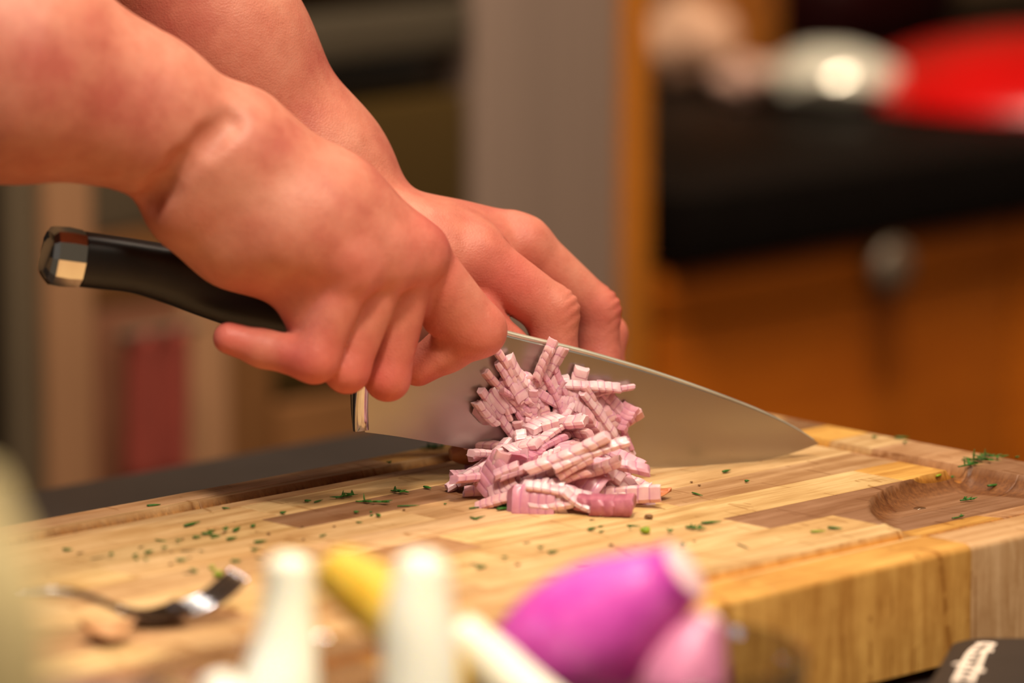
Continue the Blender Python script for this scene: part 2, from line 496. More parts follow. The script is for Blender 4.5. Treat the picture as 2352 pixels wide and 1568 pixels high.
# things on the far worktop -------------------------------------------------
def disc_things():
    # red round thing; its dome is made up to catch a highlight
    c = onz(2425, 218, ZTOP)
    k = NT('red_glaze'); nz = k.noise(k.coords(), 20, 2)
    k.color(k.ramp(nz, [(0.3, s2l((178, 3, 4))), (0.7, s2l((196, 6, 8)))])); k.set(Roughness=0.26, Coat_Weight=0.3, Coat_Roughness=0.3)
    prof = [(0.0005, 0.0), (0.140, 0.0), (0.150, 0.003), (0.149, 0.007), (0.139, 0.014), (0.122, 0.024), (0.098, 0.033), (0.066, 0.040), (0.03, 0.044), (0.0005, 0.045)]
    p = link('red_dome', lathe('red_dome', prof, 64), k.m, None, (c[0], c[1], ZTOP))
    tag(p, 'large glossy red round thing on the black worktop, dome made up for its highlight', 'lid')
    # black pot behind the plate
    c = onz(2230, 118, ZTOP) + EB * 0.16
    pot = empty('cooking_pot', (c[0], c[1], ZTOP), 'black cooking pot with a red reflection put into its colour, behind the red dome', 'pot')
    k = plain('red_reflection_enamel', (40, 8, 8), 0.3, 0, 0.2, 10)  # black enamel tinted red to paint in the reflection from its neighbour
    rr = 0.11
    prof = [(0.001, 0.0), (rr - 0.01, 0.0), (rr, 0.01), (rr, 0.055), (rr + 0.004, 0.058), (rr + 0.004, 0.062), (rr - 0.004, 0.062), (rr - 0.004, 0.008), (0.001, 0.006)]
    link('pot_body', lathe('pot_body', prof, 48, (c[0], c[1], ZTOP)), k, pot)
    prof = [(0.001, 0.063), (rr + 0.003, 0.063), (rr + 0.002, 0.067), (rr * 0.7, 0.083), (rr * 0.3, 0.092), (0.001, 0.094)]
    lid = link('lid', lathe('lid', prof, 48, (c[0], c[1], ZTOP)), steel('lid_steel', (190, 186, 170), 0.25), pot)
    link('lid_knob', lathe('lid_knob', [(0.001, 0.094), (0.008, 0.095), (0.008, 0.104), (0.017, 0.110), (0.017, 0.117), (0.010, 0.121), (0.001, 0.121)], 24, (c[0], c[1], ZTOP)), M_HANDLE, lid)
    for s in (-1, 1):
        cc = np.array([c[0], c[1], ZTOP + 0.045])
        pts = [cc + EA * s * (rr - 0.003) + EB * 0.03, cc + EA * s * (rr + 0.02) + EB * 0.022, cc + EA * s * (rr + 0.026), cc + EA * s * (rr + 0.02) - EB * 0.022, cc + EA * s * (rr - 0.003) - EB * 0.03]
        link('handle', sweep('handle', resample(pts, 14), 0.005, 10), M_HANDLE, pot)
    # crumpled white paper leaning on the plate
    c = onz(1915, 242, ZTOP)
    rng = np.random.RandomState(3)
    bm = bmesh.new()
    bmesh.ops.create_icosphere(bm, subdivisions=4, radius=1.0)
    dirs = rng.normal(size=(26, 3)); dirs /= np.linalg.norm(dirs, axis=1)[:, None]
    off = rng.uniform(0.62, 0.95, 26)
    for v in bm.verts:
        p = np.array(v.co); n = p / np.linalg.norm(p)
        d = dirs @ n
        rr = min([o / q for o, q in zip(off, d) if q > 0.3] + [1.0])
        p = n * rr
        v.co = (p[0] * 0.060, p[1] * 0.036, p[2] * 0.021)
    zmin = min(v.co.z for v in bm.verts)
    for v in bm.verts: v.co.z -= zmin
    me = bpy.data.meshes.new('paper'); bm.to_mesh(me); bm.free(); autosmooth(me, 18)
    k = plain('white_foil', (240, 232, 212), 0.16, 0.25, 0.02, 50)
    tag(link('crumpled_foil', me, k, None, (c[0], c[1], ZTOP + 0.001)), 'crumpled whitish foil at the left rim of the red dome', 'foil')
    # pinkish cloth bundle at the left end of the worktop
    c = onz(1580, 190, ZTOP)
    bm = bmesh.new()
    bmesh.ops.create_icosphere(bm, subdivisions=4, radius=1.0)
    for v in bm.verts:
        p = np.array(v.co)
        rr = 1 + 0.10 * math.sin(5 * p[0] + 3 * p[2]) + 0.07 * math.sin(9 * p[1] + 4 * p[0])
        v.co = (p[0] * 0.036 * rr, p[1] * 0.03 * rr, p[2] * 0.029 * rr)
    zmin = min(v.co.z for v in bm.verts)
    for v in bm.verts: v.co.z -= zmin
    me = bpy.data.meshes.new('cloth'); bm.to_mesh(me); bm.free()
    me.polygons.foreach_set('use_smooth', [True] * len(me.polygons))
    tag(link('cloth_bundle', me, plain('pinkish_cloth', (236, 184, 150), 0.85, 0, 0.1, 60), None, (c[0], c[1], ZTOP)), 'bunched pinkish beige cloth beside the oak edge', 'cloth')
    c = onz(1738, 225, ZTOP)
    bm = bmesh.new()
    bmesh.ops.create_icosphere(bm, subdivisions=4, radius=1.0)
    for v in bm.verts:
        p = np.array(v.co)
        rr = 1 + 0.12 * math.sin(6 * p[0] + 1 + 3 * p[2]) + 0.08 * math.sin(8 * p[1] + 4 * p[0])
        v.co = (p[0] * 0.028 * rr, p[1] * 0.022 * rr, p[2] * 0.013 * rr)
    zmin = min(v.co.z for v in bm.verts)
    for v in bm.verts: v.co.z -= zmin
    me = bpy.data.meshes.new('napkin'); bm.to_mesh(me); bm.free()
    me.polygons.foreach_set('use_smooth', [True] * len(me.polygons))
    tag(link('napkin', me, plain('dusky_napkin', (222, 176, 156), 0.8, 0, 0.1, 60), None, (c[0], c[1], ZTOP)), 'small dusky pink napkin between the cloth and the foil', 'napkin')
    # wooden knife block
    c = onz(1790, 170, ZTOP) + EB * 0.04
    wb = empty('wooden_block', (c[0], c[1], ZTOP), 'upright orange-brown wooden block with slots on the far worktop', 'block')
    me = box_mesh('block_body', np.array([c[0], c[1], ZTOP]) - EA * 0.045, EA, EB, UP, 0.088, 0.06, 0.16, 0.004)
    link('block_body', me, plain('block_wood', (188, 112, 40), 0.5, 0, 0.15, 14), wb)
    for i in range(3):
        p = np.array([c[0], c[1], ZTOP + 0.1605]) - EA * (0.03 - 0.025 * i) + EB * 0.012
        link('slot', box_mesh('slot', p, EA, EB, UP, 0.005, 0.036, 0.001), M_HANDLE, wb)
    p = np.array([c[0], c[1], ZTOP + 0.055]) + EA * 0.012 - EB * 0.0005
    link('knot', sweep('knot', [p, p - EB * 0.001], 0.006, 14), plain('dark_knot', (110, 60, 22), 0.6), wb)
    # dark bowl at the top left
    c = onz(1520, 110, ZTOP) + EB * 0.02
    prof = [(0.001, 0.0), (0.02, 0.0), (0.03, 0.02), (0.033, 0.04), (0.030, 0.04), (0.026, 0.02), (0.001, 0.004)]
    tag(link('small_bowl', lathe('small_bowl', [(r, z + 0.026) for r, z in prof], 32, (c[0], c[1], ZTOP + 0.02)), plain('dark_bowl', (52, 44, 32), 0.3)), 'small dark bowl set behind the pinkish cloth', 'bowl')
    prof = [(0.001, 0.0), (0.03, 0.0), (0.03, 0.044), (0.0285, 0.046), (0.001, 0.046)]
    tag(link('jar', lathe('jar', prof, 32, (c[0], c[1], ZTOP)), plain('orange_jar', (200, 130, 66), 0.5)), 'squat orange jar carrying the small dark bowl', 'jar')
    # dark slim box on the front of the worktop
    c = onz(1930, 345, ZTOP)
disc_things()

# island worktop under the board
def island():
    root = empty('island', abz(-20, 0, FLOOR), 'kitchen island with a dark worktop carrying the cutting board', 'island')
    M = plain('island_worktop', (46, 37, 33), 0.45, 0, 0.15, 30)
    t = box_mesh('worktop', abz(-95, -75, ZTOP - 0.03), EA, EB, UP, 1.20, 1.08, 0.03, 0.003)
    link('worktop', t, M, root)
    link('base_cabinet', box_mesh('base_cabinet', abz(-92, -72, FLOOR), EA, EB, UP, 1.14, 1.02, ZTOP - 0.031 - FLOOR, 0.002), M_BROWN, root)
island()

# ------------------------------------------------------------------ cutting board
A_MIN, A_MAX, B_MIN, B_MAX = -42.0, 16.3, -18.3, 10.15
TH = 0.0445
def board_h(a, b):
    """height of the carved surface (m) and stain at board coordinates in cm"""
    gw, gd = 0.54, 0.60
    cb0, cb1, ca1, ca0 = -15.30, 7.62, 13.0, -38.7
    # distance to the rounded groove rectangle
    ha, hb = (ca1 - ca0) / 2, (cb1 - cb0) / 2
    rc = 1.4
    qa = np.abs(a - (ca1 + ca0) / 2) - (ha - rc); qb = np.abs(b - (cb1 + cb0) / 2) - (hb - rc)
    d = np.sqrt(np.maximum(qa, 0) ** 2 + np.maximum(qb, 0) ** 2) + np.minimum(np.maximum(qa, qb), 0) - rc
    e = np.clip(1 - (d / gw) ** 2, 0, None)
    z = -gd * np.sqrt(e)
    st = np.clip(e * 6, 0, 1) * 0.9
    # pouring well: a quarter round in the corner
    dc = (np.sqrt(((a - 11.8) / 9.6) ** 2 + ((b + 16.6) / 8.3) ** 2) - 1) * 8.7
    dw = np.maximum(np.maximum(dc, (-16.1 - b) * 2.6), a - 13.65)
    w = np.clip(-dw / 1.15, 0, 1)
    zw = -(0.26 + 0.55 * np.clip((b + 16.1) / 6.5, 0, 1)) * np.sqrt(np.clip(1 - (1 - w) ** 2, 0, None))
    z = np.minimum(z, zw)
    st = np.maximum(st, np.clip((w > 0) * (1 - w) * 1.6, 0, 1) * 0.8)  # the well's wall is toned darker, most at the lip
    st = np.maximum(st * 1.0, np.where(w >= 1, 0.12, 0))
    # the near groove is cleaner than the burnt far one
    st = st * np.where((b < -13) & (w <= 0), 0.75, 1.0)
    # worn outer edge
    r = 0.32
    for q in (a - A_MIN, A_MAX - a, b - B_MIN, B_MAX - b):
        x = np.clip(1 - q / r, 0, 1)
        z = z - r * (1 - np.sqrt(np.clip(1 - x * x, 0, 1)))
    oil = np.clip(e * 9, 0, 1) * ((b < -13) & (b > -18) & (w <= 0))
    return z / 100, st * (1 - oil), oil
BROOT = empty('cutting_board', abz(-13, -4, ZTOP), 'thick butcher block cutting board of light and brown staves with a juice groove', 'cutting board')
LI, TA, DK, GO, MD = s2l((226, 192, 142)), s2l((196, 154, 114)), s2l((156, 116, 88)), s2l((228, 176, 96)), s2l((212, 174, 128))
ROWB = [10.15, 8.6, 6.35, 3.95, 1.65, -0.75, -3.1, -5.65, -8.4, -10.95, -13.4, -16.0, -18.3]
# for each row: (end of stave, colour) from the left
ROWS = [
    [(-24, MD), (-2.9, TA), (4.0, GO), (11, LI), (16.3, LI)],
    [(-31, TA), (-13.5, MD), (-2.6, TA), (9, MD), (16.3, TA)],
    [(-27, LI), (-13.0, LI), (-3, LI), (7, LI), (16.3, LI)],
    [(-30, TA), (-14.0, LI), (-4.6, DK), (6, TA), (16.3, DK)],
    [(-24, LI), (-9, LI), (3.2, MD), (12.6, LI), (16.3, GO)],
    [(-29, LI), (-16, MD), (-2, LI), (16.3, LI)],
    [(-33, MD), (-16.6, LI), (-11.2, TA), (-0.5, LI), (12.2, TA), (16.3, TA)],
    [(-25, TA), (-12, LI), (9.6, LI), (13.2, GO), (16.3, TA)],
    [(-31, LI), (-16, MD), (-0.95, LI), (16.3, DK)],
    [(-28, TA), (-12.5, MD), (2.6, LI), (16.3, DK)],
    [(-33, LI), (-21, TA), (-10.5, MD), (3.0, LI), (8.3, GO), (16.3, TA)],
    [(-27, TA), (-8.5, GO), (2.4, GO), (16.3, MD)],
]
def stave(a0, a1, b0, b1, colour):
    g = 0.022
    a0 += 0 if a0 <= A_MIN else g / 2; a1 -= 0 if a1 >= A_MAX else g / 2
    b0 += 0 if b0 <= B_MIN else g / 2; b1 -= 0 if b1 >= B_MAX else g / 2
    def axis(lo, hi, step):
        n = max(3, int(round((hi - lo) / step)))
        x = np.linspace(lo, hi, n + 1)
        ex = []
        if lo <= A_MIN + 1e-6 or lo <= B_MIN + 1e-6: ex += [lo + 0.03, lo + 0.09]
        return np.unique(np.concatenate([x, ex, [lo + 0.02, hi - 0.02, hi - 0.09]]))
    xa, xb = axis(a0, a1, 0.17), axis(b0, b1, 0.115)
    A, B = np.meshgrid(xa, xb, indexing='ij')
    Z, S, OI = board_h(A, B)
    # joints sunk a little
    ja = (np.abs(A - a0) < 0.001) & (a0 > A_MIN + .001) | (np.abs(A - a1) < 0.001) & (a1 < A_MAX - .001)
    jb = (np.abs(B - b0) < 0.001) & (b0 > B_MIN + .001) | (np.abs(B - b1) < 0.001) & (b1 < B_MAX - .001)
    Z = Z - np.where(ja | jb, 0.00022, 0)
    X = O[0] + EA[0] * A / 100 + EB[0] * B / 100; Y = O[1] + EA[1] * A / 100 + EB[1] * B / 100
    na, nb = A.shape
    V = np.stack([X, Y, Z], -1).reshape(-1, 3)
    idx = np.arange(na * nb).reshape(na, nb)
    Fq = np.stack([idx[:-1, :-1], idx[1:, :-1], idx[1:, 1:], idx[:-1, 1:]], -1).reshape(-1, 4)
    loop = np.concatenate([idx[:, 0], idx[-1, 1:], idx[-2::-1, -1], idx[0, -2:0:-1]])
    low = V[loop].copy(); low[:, 2] = -TH
    base = len(V); n = len(loop)
    V = np.concatenate([V, low])
    k = np.arange(n)
    sk = np.stack([loop[k], base + k, base + (k + 1) % n, loop[(k + 1) % n]], -1)
    faces = [tuple(q) for q in Fq] + [tuple(q) for q in sk] + [tuple((base + k[::-1]).tolist())]
    me = bpy.data.meshes.new('stave')
    me.from_pydata(V.tolist(), [], [tuple(map(int, q)) for q in faces]); me.update()
    at_ = me.attributes.new('stain_tone', 'FLOAT', 'POINT')
    at_.data.foreach_set('value', np.concatenate([S.reshape(-1), np.zeros(n)]).astype(np.float32))
    at_ = me.attributes.new('oil', 'FLOAT', 'POINT')
    at_.data.foreach_set('value', np.concatenate([OI.reshape(-1), np.zeros(n)]).astype(np.float32))
    autosmooth(me, 48)
    o = link('stave', me, M_BOARD, BROOT)
    o.color = colour
    return o
rs = random.Random(5)
for r_, row in enumerate(ROWS):
    a = A_MIN
    for (e, c) in row:
        j = 1 + rs.uniform(-0.06, 0.06)
        stave(a, e, ROWB[r_ + 1], ROWB[r_], (c[0] * j, c[1] * j * rs.uniform(0.97, 1.03), c[2] * j * rs.uniform(0.94, 1.06), 1))
        a = e
M_FOOT = plain('black_rubber', (14, 13, 12), 0.7)
for (a, b) in ((13, -15), (13, 7), (-38, 7), (-38, -15)):
    p = abz(a, b, ZTOP)
    link('rubber_foot', sweep('rubber_foot', [p, p + UP * (-TH - ZTOP)], 0.012, 20, side=EA), M_FOOT, BROOT)

# ------------------------------------------------------------------ knife
KROOT = empty('kitchen_knife', kp(1600, 1070), "broad chef's knife with a black handle and steel end cap, tip down on the board", 'knife')
def blade():
    spine = resample([(830, 672), (1000, 716), (1170, 764), (1300, 795), (1400, 822), (1500, 852), (1620, 893), (1740, 939), (1820, 978), (1880, 1017)], 60)
    edge = resample([(838, 992), (920, 1003), (1040, 1024), (1150, 1043), (1300, 1060), (1450, 1071), (1600, 1072), (1720, 1062), (1810, 1043), (1880, 1019)], 60)
    V, Fc = [], []
    nr = 7
    for i in range(60):
        p0, p1 = kp(*spine[i]), kp(*edge[i])
        taper = 1 - 0.6 * (i / 59) ** 1.5
        row = []
        for sgn in (1, -1):
            for j in range(nr):
                q = (0, 0.035, 0.2, 0.4, 0.6, 0.8, 1.0)[j]
                p = p0 + (p1 - p0) * q
                th = 0.0021 * taper * (0.45 if j == 0 else (1 - 0.93 * q ** 0.9))
                if i == 59: th = 0.0002
                row.append(p + KN * th * sgn)
        V += row
    w = 2 * nr
    for i in range(59):
        for s in (0, 1):
            for j in range(nr - 1):
                Fc.append((i * w + s * nr + j, i * w + s * nr + j + 1, (i + 1) * w + s * nr + j + 1, (i + 1) * w + s * nr + j))
        Fc.append((i * w, (i + 1) * w, (i + 1) * w + nr, i * w + nr))
        Fc.append((i * w + nr - 1, i * w + 2 * nr - 1, (i + 1) * w + 2 * nr - 1, (i + 1) * w + nr - 1))
    for i in (0, 59):
        for j in range(nr - 1):
            Fc.append((i * w + j, i * w + j + 1, i * w + nr + j + 1, i * w + nr + j))
    return autosmooth(fix_normals(mesh_np('blade', V, Fc)), 30)
bl = link('blade', blade(), M_BLADE, KROOT)
sp = resample([(1000, 718), (1170, 766), (1300, 797), (1400, 824), (1500, 854), (1620, 895), (1740, 941), (1820, 980), (1868, 1010)], 40)
link('spine', sweep('spine', [kp(x, y) for x, y in sp], [0.0021 * (1 - 0.72 * i / 39) for i in range(40)], 14, [0.0012 * (1 - 0.6 * i / 39) for i in range(40)], 2.6, True, KN), steel('spine_highlight_steel', (224, 218, 200), 0.5, (1, 1, 1), 30, 0.97), KROOT)  # added rounded bar, coloured paler than the blade to give the spine's highlight
# bolster: a thick collar down the heel
pts = [kp(832, 680), kp(828, 780), kp(826, 880), kp(826, 940), kp(829, 988)]
link('bolster', sweep('bolster', resample(pts, 16), [0.0085] * 6 + [0.007, 0.006, 0.005, 0.0045, 0.004, 0.0036, 0.0032, 0.0028, 0.0024, 0.0018], 16, [0.0032] * 16, 3.0, True, KN), M_STEEL, KROOT)
# handle
hc = [(182, 594, 63), (240, 601, 62), (310, 611, 61), (390, 630, 66), (470, 655, 71), (560, 683, 72), (650, 708, 68), (740, 732, 62), (825, 757, 58)]
hr = resample(hc, 40)
HP_ = [kp(x, y) for x, y, _ in hr]
link('handle', sweep('handle', HP_, [0.0112] * 40, 28, [pxm(p, q[2]) for p, q in zip(HP_, hr)], 3.2, True, KN), M_HANDLE, KROOT)
cc = [(104, 584, 40), (107, 585, 56), (118, 586, 68), (150, 590, 70), (180.5, 594, 67)]
CP_ = [kp(x, y) for x, y, _ in cc]
cap_me = sweep('end_cap', CP_, [0.007, 0.0095, 0.0115, 0.0118, 0.0115], 12, [pxm(p, q[2]) for p, q in zip(CP_, cc)], 2.6, True, KN)
link('end_cap', autosmooth(cap_me, 12), M_STEEL, KROOT)

# ------------------------------------------------------------------ the person's arms and hands: one signed distance field, meshed
class Field:
    def __init__(self, lo, hi, h):
        self.lo = np.array(lo, np.float32); self.h = h
        self.n = np.ceil((np.array(hi) - np.array(lo)) / h).astype(int) + 1
        self.D = np.full(self.n, 0.05, np.float32)
    def box(self, pts, pad):
        i0 = np.clip(np.floor((np.min(pts, 0) - pad - self.lo) / self.h).astype(int), 0, self.n - 1)
        i1 = np.clip(np.ceil((np.max(pts, 0) + pad - self.lo) / self.h).astype(int) + 1, 1, self.n)
        return tuple(slice(a, b) for a, b in zip(i0, i1))
    def grid(self, sl):
        ax = [self.lo[k] + self.h * np.arange(sl[k].start, sl[k].stop, dtype=np.float32) for k in range(3)]
        return ax[0][:, None, None], ax[1][None, :, None], ax[2][None, None, :]
    @staticmethod
    def cone(G, a, b, ra, rb):
        a = np.asarray(a, np.float32); b = np.asarray(b, np.float32)
        ba = b - a
        l2 = float(ba @ ba) + 1e-12
        x, y, z = G[0] - a[0], G[1] - a[1], G[2] - a[2]
        t = np.clip((x * ba[0] + y * ba[1] + z * ba[2]) / l2, 0, 1)
        x = x - t * ba[0]; y = y - t * ba[1]; z = z - t * ba[2]
        return np.sqrt(x * x + y * y + z * z) - (ra + (rb - ra) * t), t
    @staticmethod
    def smin(a, b, k):
        h = np.clip(0.5 + 0.5 * (b - a) / k, 0, 1)
        return b + (a - b) * h - k * h * (1 - h)
    def add(self, a, b, ra, rb, k):
        sl = self.box([a, b], max(ra, rb) + k + 3 * self.h)
        d, _ = self.cone(self.grid(sl), a, b, ra, rb)
        self.D[sl] = self.smin(self.D[sl], d.astype(np.float32), k)
    def carve(self, a, b, ra, rb, k):
        sl = self.box([a, b], max(ra, rb) + k + 3 * self.h)
        d, _ = self.cone(self.grid(sl), a, b, ra, rb)
        self.D[sl] = -self.smin(-self.D[sl], d.astype(np.float32), k)
    def chain(self, pts, rad, base, kbig, ksmall, kr=0.016, creases=()):
        """a finger: joined tightly to itself, softly to the hand around its base"""
        pts = [np.asarray(p, np.float32) for p in pts]
        sl = self.box(pts, max(rad) + kbig + 3 * self.h)
        G = self.grid(sl)
        d = None
        for i in range(len(pts) - 1):
            q, t = self.cone(G, pts[i], pts[i + 1], rad[i], rad[i + 1])
            d = q if d is None else self.smin(d, q, 0.0035)
        for (j, depth, n, span, dorsal) in creases:        # wrinkles over joint j
            p = pts[j]
            ax = pts[min(j + 1, len(pts) - 1)] - pts[j - 1]; ax = ax / np.linalg.norm(ax)
            s = (G[0] - p[0]) * ax[0] + (G[1] - p[1]) * ax[1] + (G[2] - p[2]) * ax[2]
            dz = np.asarray(dorsal, np.float32)
            o = (G[0] - p[0]) * dz[0] + (G[1] - p[1]) * dz[1] + (G[2] - p[2]) * dz[2]
            lat = np.cross(ax, dz)
            l_ = (G[0] - p[0]) * lat[0] + (G[1] - p[1]) * lat[1] + (G[2] - p[2]) * lat[2]
            win = np.exp(-(s / span) ** 2) * np.clip(o / rad[j] * 2.0, 0, 1)
            d = d + depth * win * (0.5 + 0.5 * np.cos((s + 0.35 * l_ * l_ / rad[j]) / span * n * 2.2)) ** 3
        b = np.asarray(base, np.float32)
        r2 = (G[0] - b[0]) ** 2 + (G[1] - b[1]) ** 2 + (G[2] - b[2]) ** 2
        k = ksmall + (kbig - ksmall) * np.exp(-r2 / kr ** 2)
        self.D[sl] = self.smin(self.D[sl], d.astype(np.float32), k.astype(np.float32))
    def mesh(self):
        D = self.D
        s = D < 0
        n = D.shape
        c = [s[i:n[0] - 1 + i, j:n[1] - 1 + j, k:n[2] - 1 + k] for i in (0, 1) for j in (0, 1) for k in (0, 1)]
        cnt = sum(x.astype(np.int8) for x in c)
        act = np.argwhere((cnt > 0) & (cnt < 8))
        vid = np.full((n[0] - 1, n[1] - 1, n[2] - 1), -1, np.int32)
        vid[act[:, 0], act[:, 1], act[:, 2]] = np.arange(len(act))
        off = [(i, j, k) for i in (0, 1) for j in (0, 1) for k in (0, 1)]
        val = {o: D[act[:, 0] + o[0], act[:, 1] + o[1], act[:, 2] + o[2]] for o in off}
        acc = np.zeros((len(act), 3), np.float32); num = np.zeros(len(act), np.float32)
        for o in off:
            for ax in range(3):
                if o[ax] == 0:
                    o2 = tuple(1 if q == ax else o[q] for q in range(3))
                    v0, v1 = val[o], val[o2]
                    m = (v0 < 0) != (v1 < 0)
                    t = np.where(m, v0 / np.where(m, v0 - v1, 1), 0)
                    p = np.tile(np.array(o, np.float32), (len(act), 1)); p[:, ax] = t
                    acc += p * m[:, None]; num += m
        P = (act + acc / num[:, None]) * self.h + self.lo
        quads = []
        for ax in range(3):
            o1, o2 = [(1, 2), (2, 0), (0, 1)][ax]
            a0 = [slice(None)] * 3; a1 = [slice(None)] * 3
            a0[ax] = slice(0, n[ax] - 1); a1[ax] = slice(1, n[ax])
            e = np.argwhere(s[tuple(a0)] != s[tuple(a1)])
            e = e[(e[:, o1] > 0) & (e[:, o2] > 0) & (e[:, o1] < n[o1] - 1) & (e[:, o2] < n[o2] - 1)]
            flip = s[e[:, 0], e[:, 1], e[:, 2]]
            q = []
            for (d1, d2) in ((-1, -1), (0, -1), (0, 0), (-1, 0)):
                w = e.copy(); w[:, o1] += d1; w[:, o2] += d2
                q.append(vid[w[:, 0], w[:, 1], w[:, 2]])
            q = np.stack(q, -1)
            q[~flip] = q[~flip][:, ::-1]
            quads.append(q)
        Q = np.concatenate(quads)
        return P, Q

FLUSH = []                        # (point, radius, strength): redder skin over knuckles and finger ends
def joints(rows, fn):
    return [fn(x, y, t) for x, y, t, r in rows], [pxm(fn(x, y, t), r) for x, y, t, r in rows]
def seg(field, rows, k, fn=kp):
    P, r = joints(rows, fn)
    for i in range(len(P) - 1):
        field.add(P[i], P[i + 1], r[i], r[i + 1], k)
    return P

def right_arm():
    rows_arm = [(-880, -250, 0.5, 270), (-420, -20, 1.2, 290), (20, 150, 2.0, 250), (308, 250, 2.4, 160), (490, 345, 2.6, 146)]
    P, r = joints(rows_arm, kp)
    fngr = {
        'middle': [(956, 584, 3.6, 52), (890, 868, 3.5, 50), (850, 840, 1.2, 42), (815, 805, 0.2, 38)],
        'ring': [(893, 596, 4.2, 54), (797, 850, 4.3, 50), (745, 828, 1.8, 41), (700, 800, 0.6, 37)],
        'pinky': [(806, 612, 4.8, 58), (722, 824, 4.9, 54), (604, 800, 3.6, 42), (526, 776, 3.0, 37)],
        'index': [(972, 592, 3.0, 62), (1100, 758, 2.9, 61), (1028, 802, 1.9, 50), (960, 842, 1.5, 45)],
        'thumb': [(700, 520, 0.6, 80), (860, 640, -1.9, 58), (1000, 715, -2.3, 49), (1080, 780, -2.0, 41)],
    }
    allp = np.array(P + [kp(1180, 900, -3), kp(900, 950, 8), kp(400, 700, 7), kp(900, 300, -3)])
    f = Field(np.minimum(allp.min(0), np.array(P).min(0) - 0.055) - 0.01, np.maximum(allp.max(0), np.array(P).max(0) + 0.05) + 0.01, 0.0012)
    for i in range(len(P) - 1):
        f.add(P[i], P[i + 1], r[i], r[i + 1], 0.02)
    k = 0.016
    seg(f, [(560, 335, 2.4, 108), (770, 462, 3.0, 84), (962, 575, 3.2, 55)], k)
    seg(f, [(545, 355, 3.0, 108), (760, 480, 3.6, 82), (954, 585, 3.7, 54)], k)
    seg(f, [(510, 395, 3.0, 106), (710, 510, 4.2, 80), (891, 598, 4.3, 54)], k)
    seg(f, [(470, 440, 2.4, 100), (630, 530, 4.0, 80), (804, 614, 4.8, 54)], k)
    seg(f, [(690, 590, 3.2, 62), (722, 690, 3.6, 52), (718, 790, 4.0, 50)], k)
    seg(f, [(438, 486, 2.6, 88), (540, 556, 2.6, 84), (650, 604, 2.6, 68)], k)
    seg(f, [(560, 400, 0.4, 90), (700, 520, 0.2, 80)], k)
    # crease at the wrist and the hollow beside the thumb pad
    cr = [(345, 462, 3.4), (372, 432, 4.6), (420, 384, 5.45), (480, 326, 5.6), (530, 280, 5.2)]
    for q0, q1 in zip(cr[:-1], cr[1:]):
        f.carve(kp(*q0), kp(*q1), 0.0035, 0.003, 0.007)
    # tendons on the back of the hand
    for (x0, y0, t0, x1, y1, t1) in ((640, 400, 4.6, 880, 560, 5.0), (610, 440, 4.9, 800, 585, 5.5)):
        f.add(kp(x0, y0, t0), kp(x1, y1, t1), 0.003, 0.004, 0.008)
    for nm in ('thumb', 'index', 'middle', 'ring', 'pinky'):
        Q, q = joints(fngr[nm], kp)
        f.chain(Q, q, Q[0], 0.008, 0.0008, 0.012)
        FLUSH.append((Q[0], 0.016, 0.75)); FLUSH.append((Q[1], 0.014, 0.6)); FLUSH.append((Q[-1], 0.012, 0.7))
    f.add(kp(972, 640, 2.9), kp(1004, 735, 2.7), pxm(kp(972, 640), 44), pxm(kp(1004, 735), 34), 0.005)
    f.add(kp(990, 655, 2.8), kp(1062, 745, 2.7), pxm(kp(990, 655), 44), pxm(kp(1062, 745), 50), 0.006)
    # knuckle heads
    for nm, s in (('middle', 0.0100), ('ring', 0.0100), ('pinky', 0.0100)):
        x, y, t, rr = fngr[nm][0]
        f.add(kp(x - 8, y - 16, t + 0.40), kp(x + 2, y + 8, t + 0.34), s, s, 0.005)
    return f.mesh()

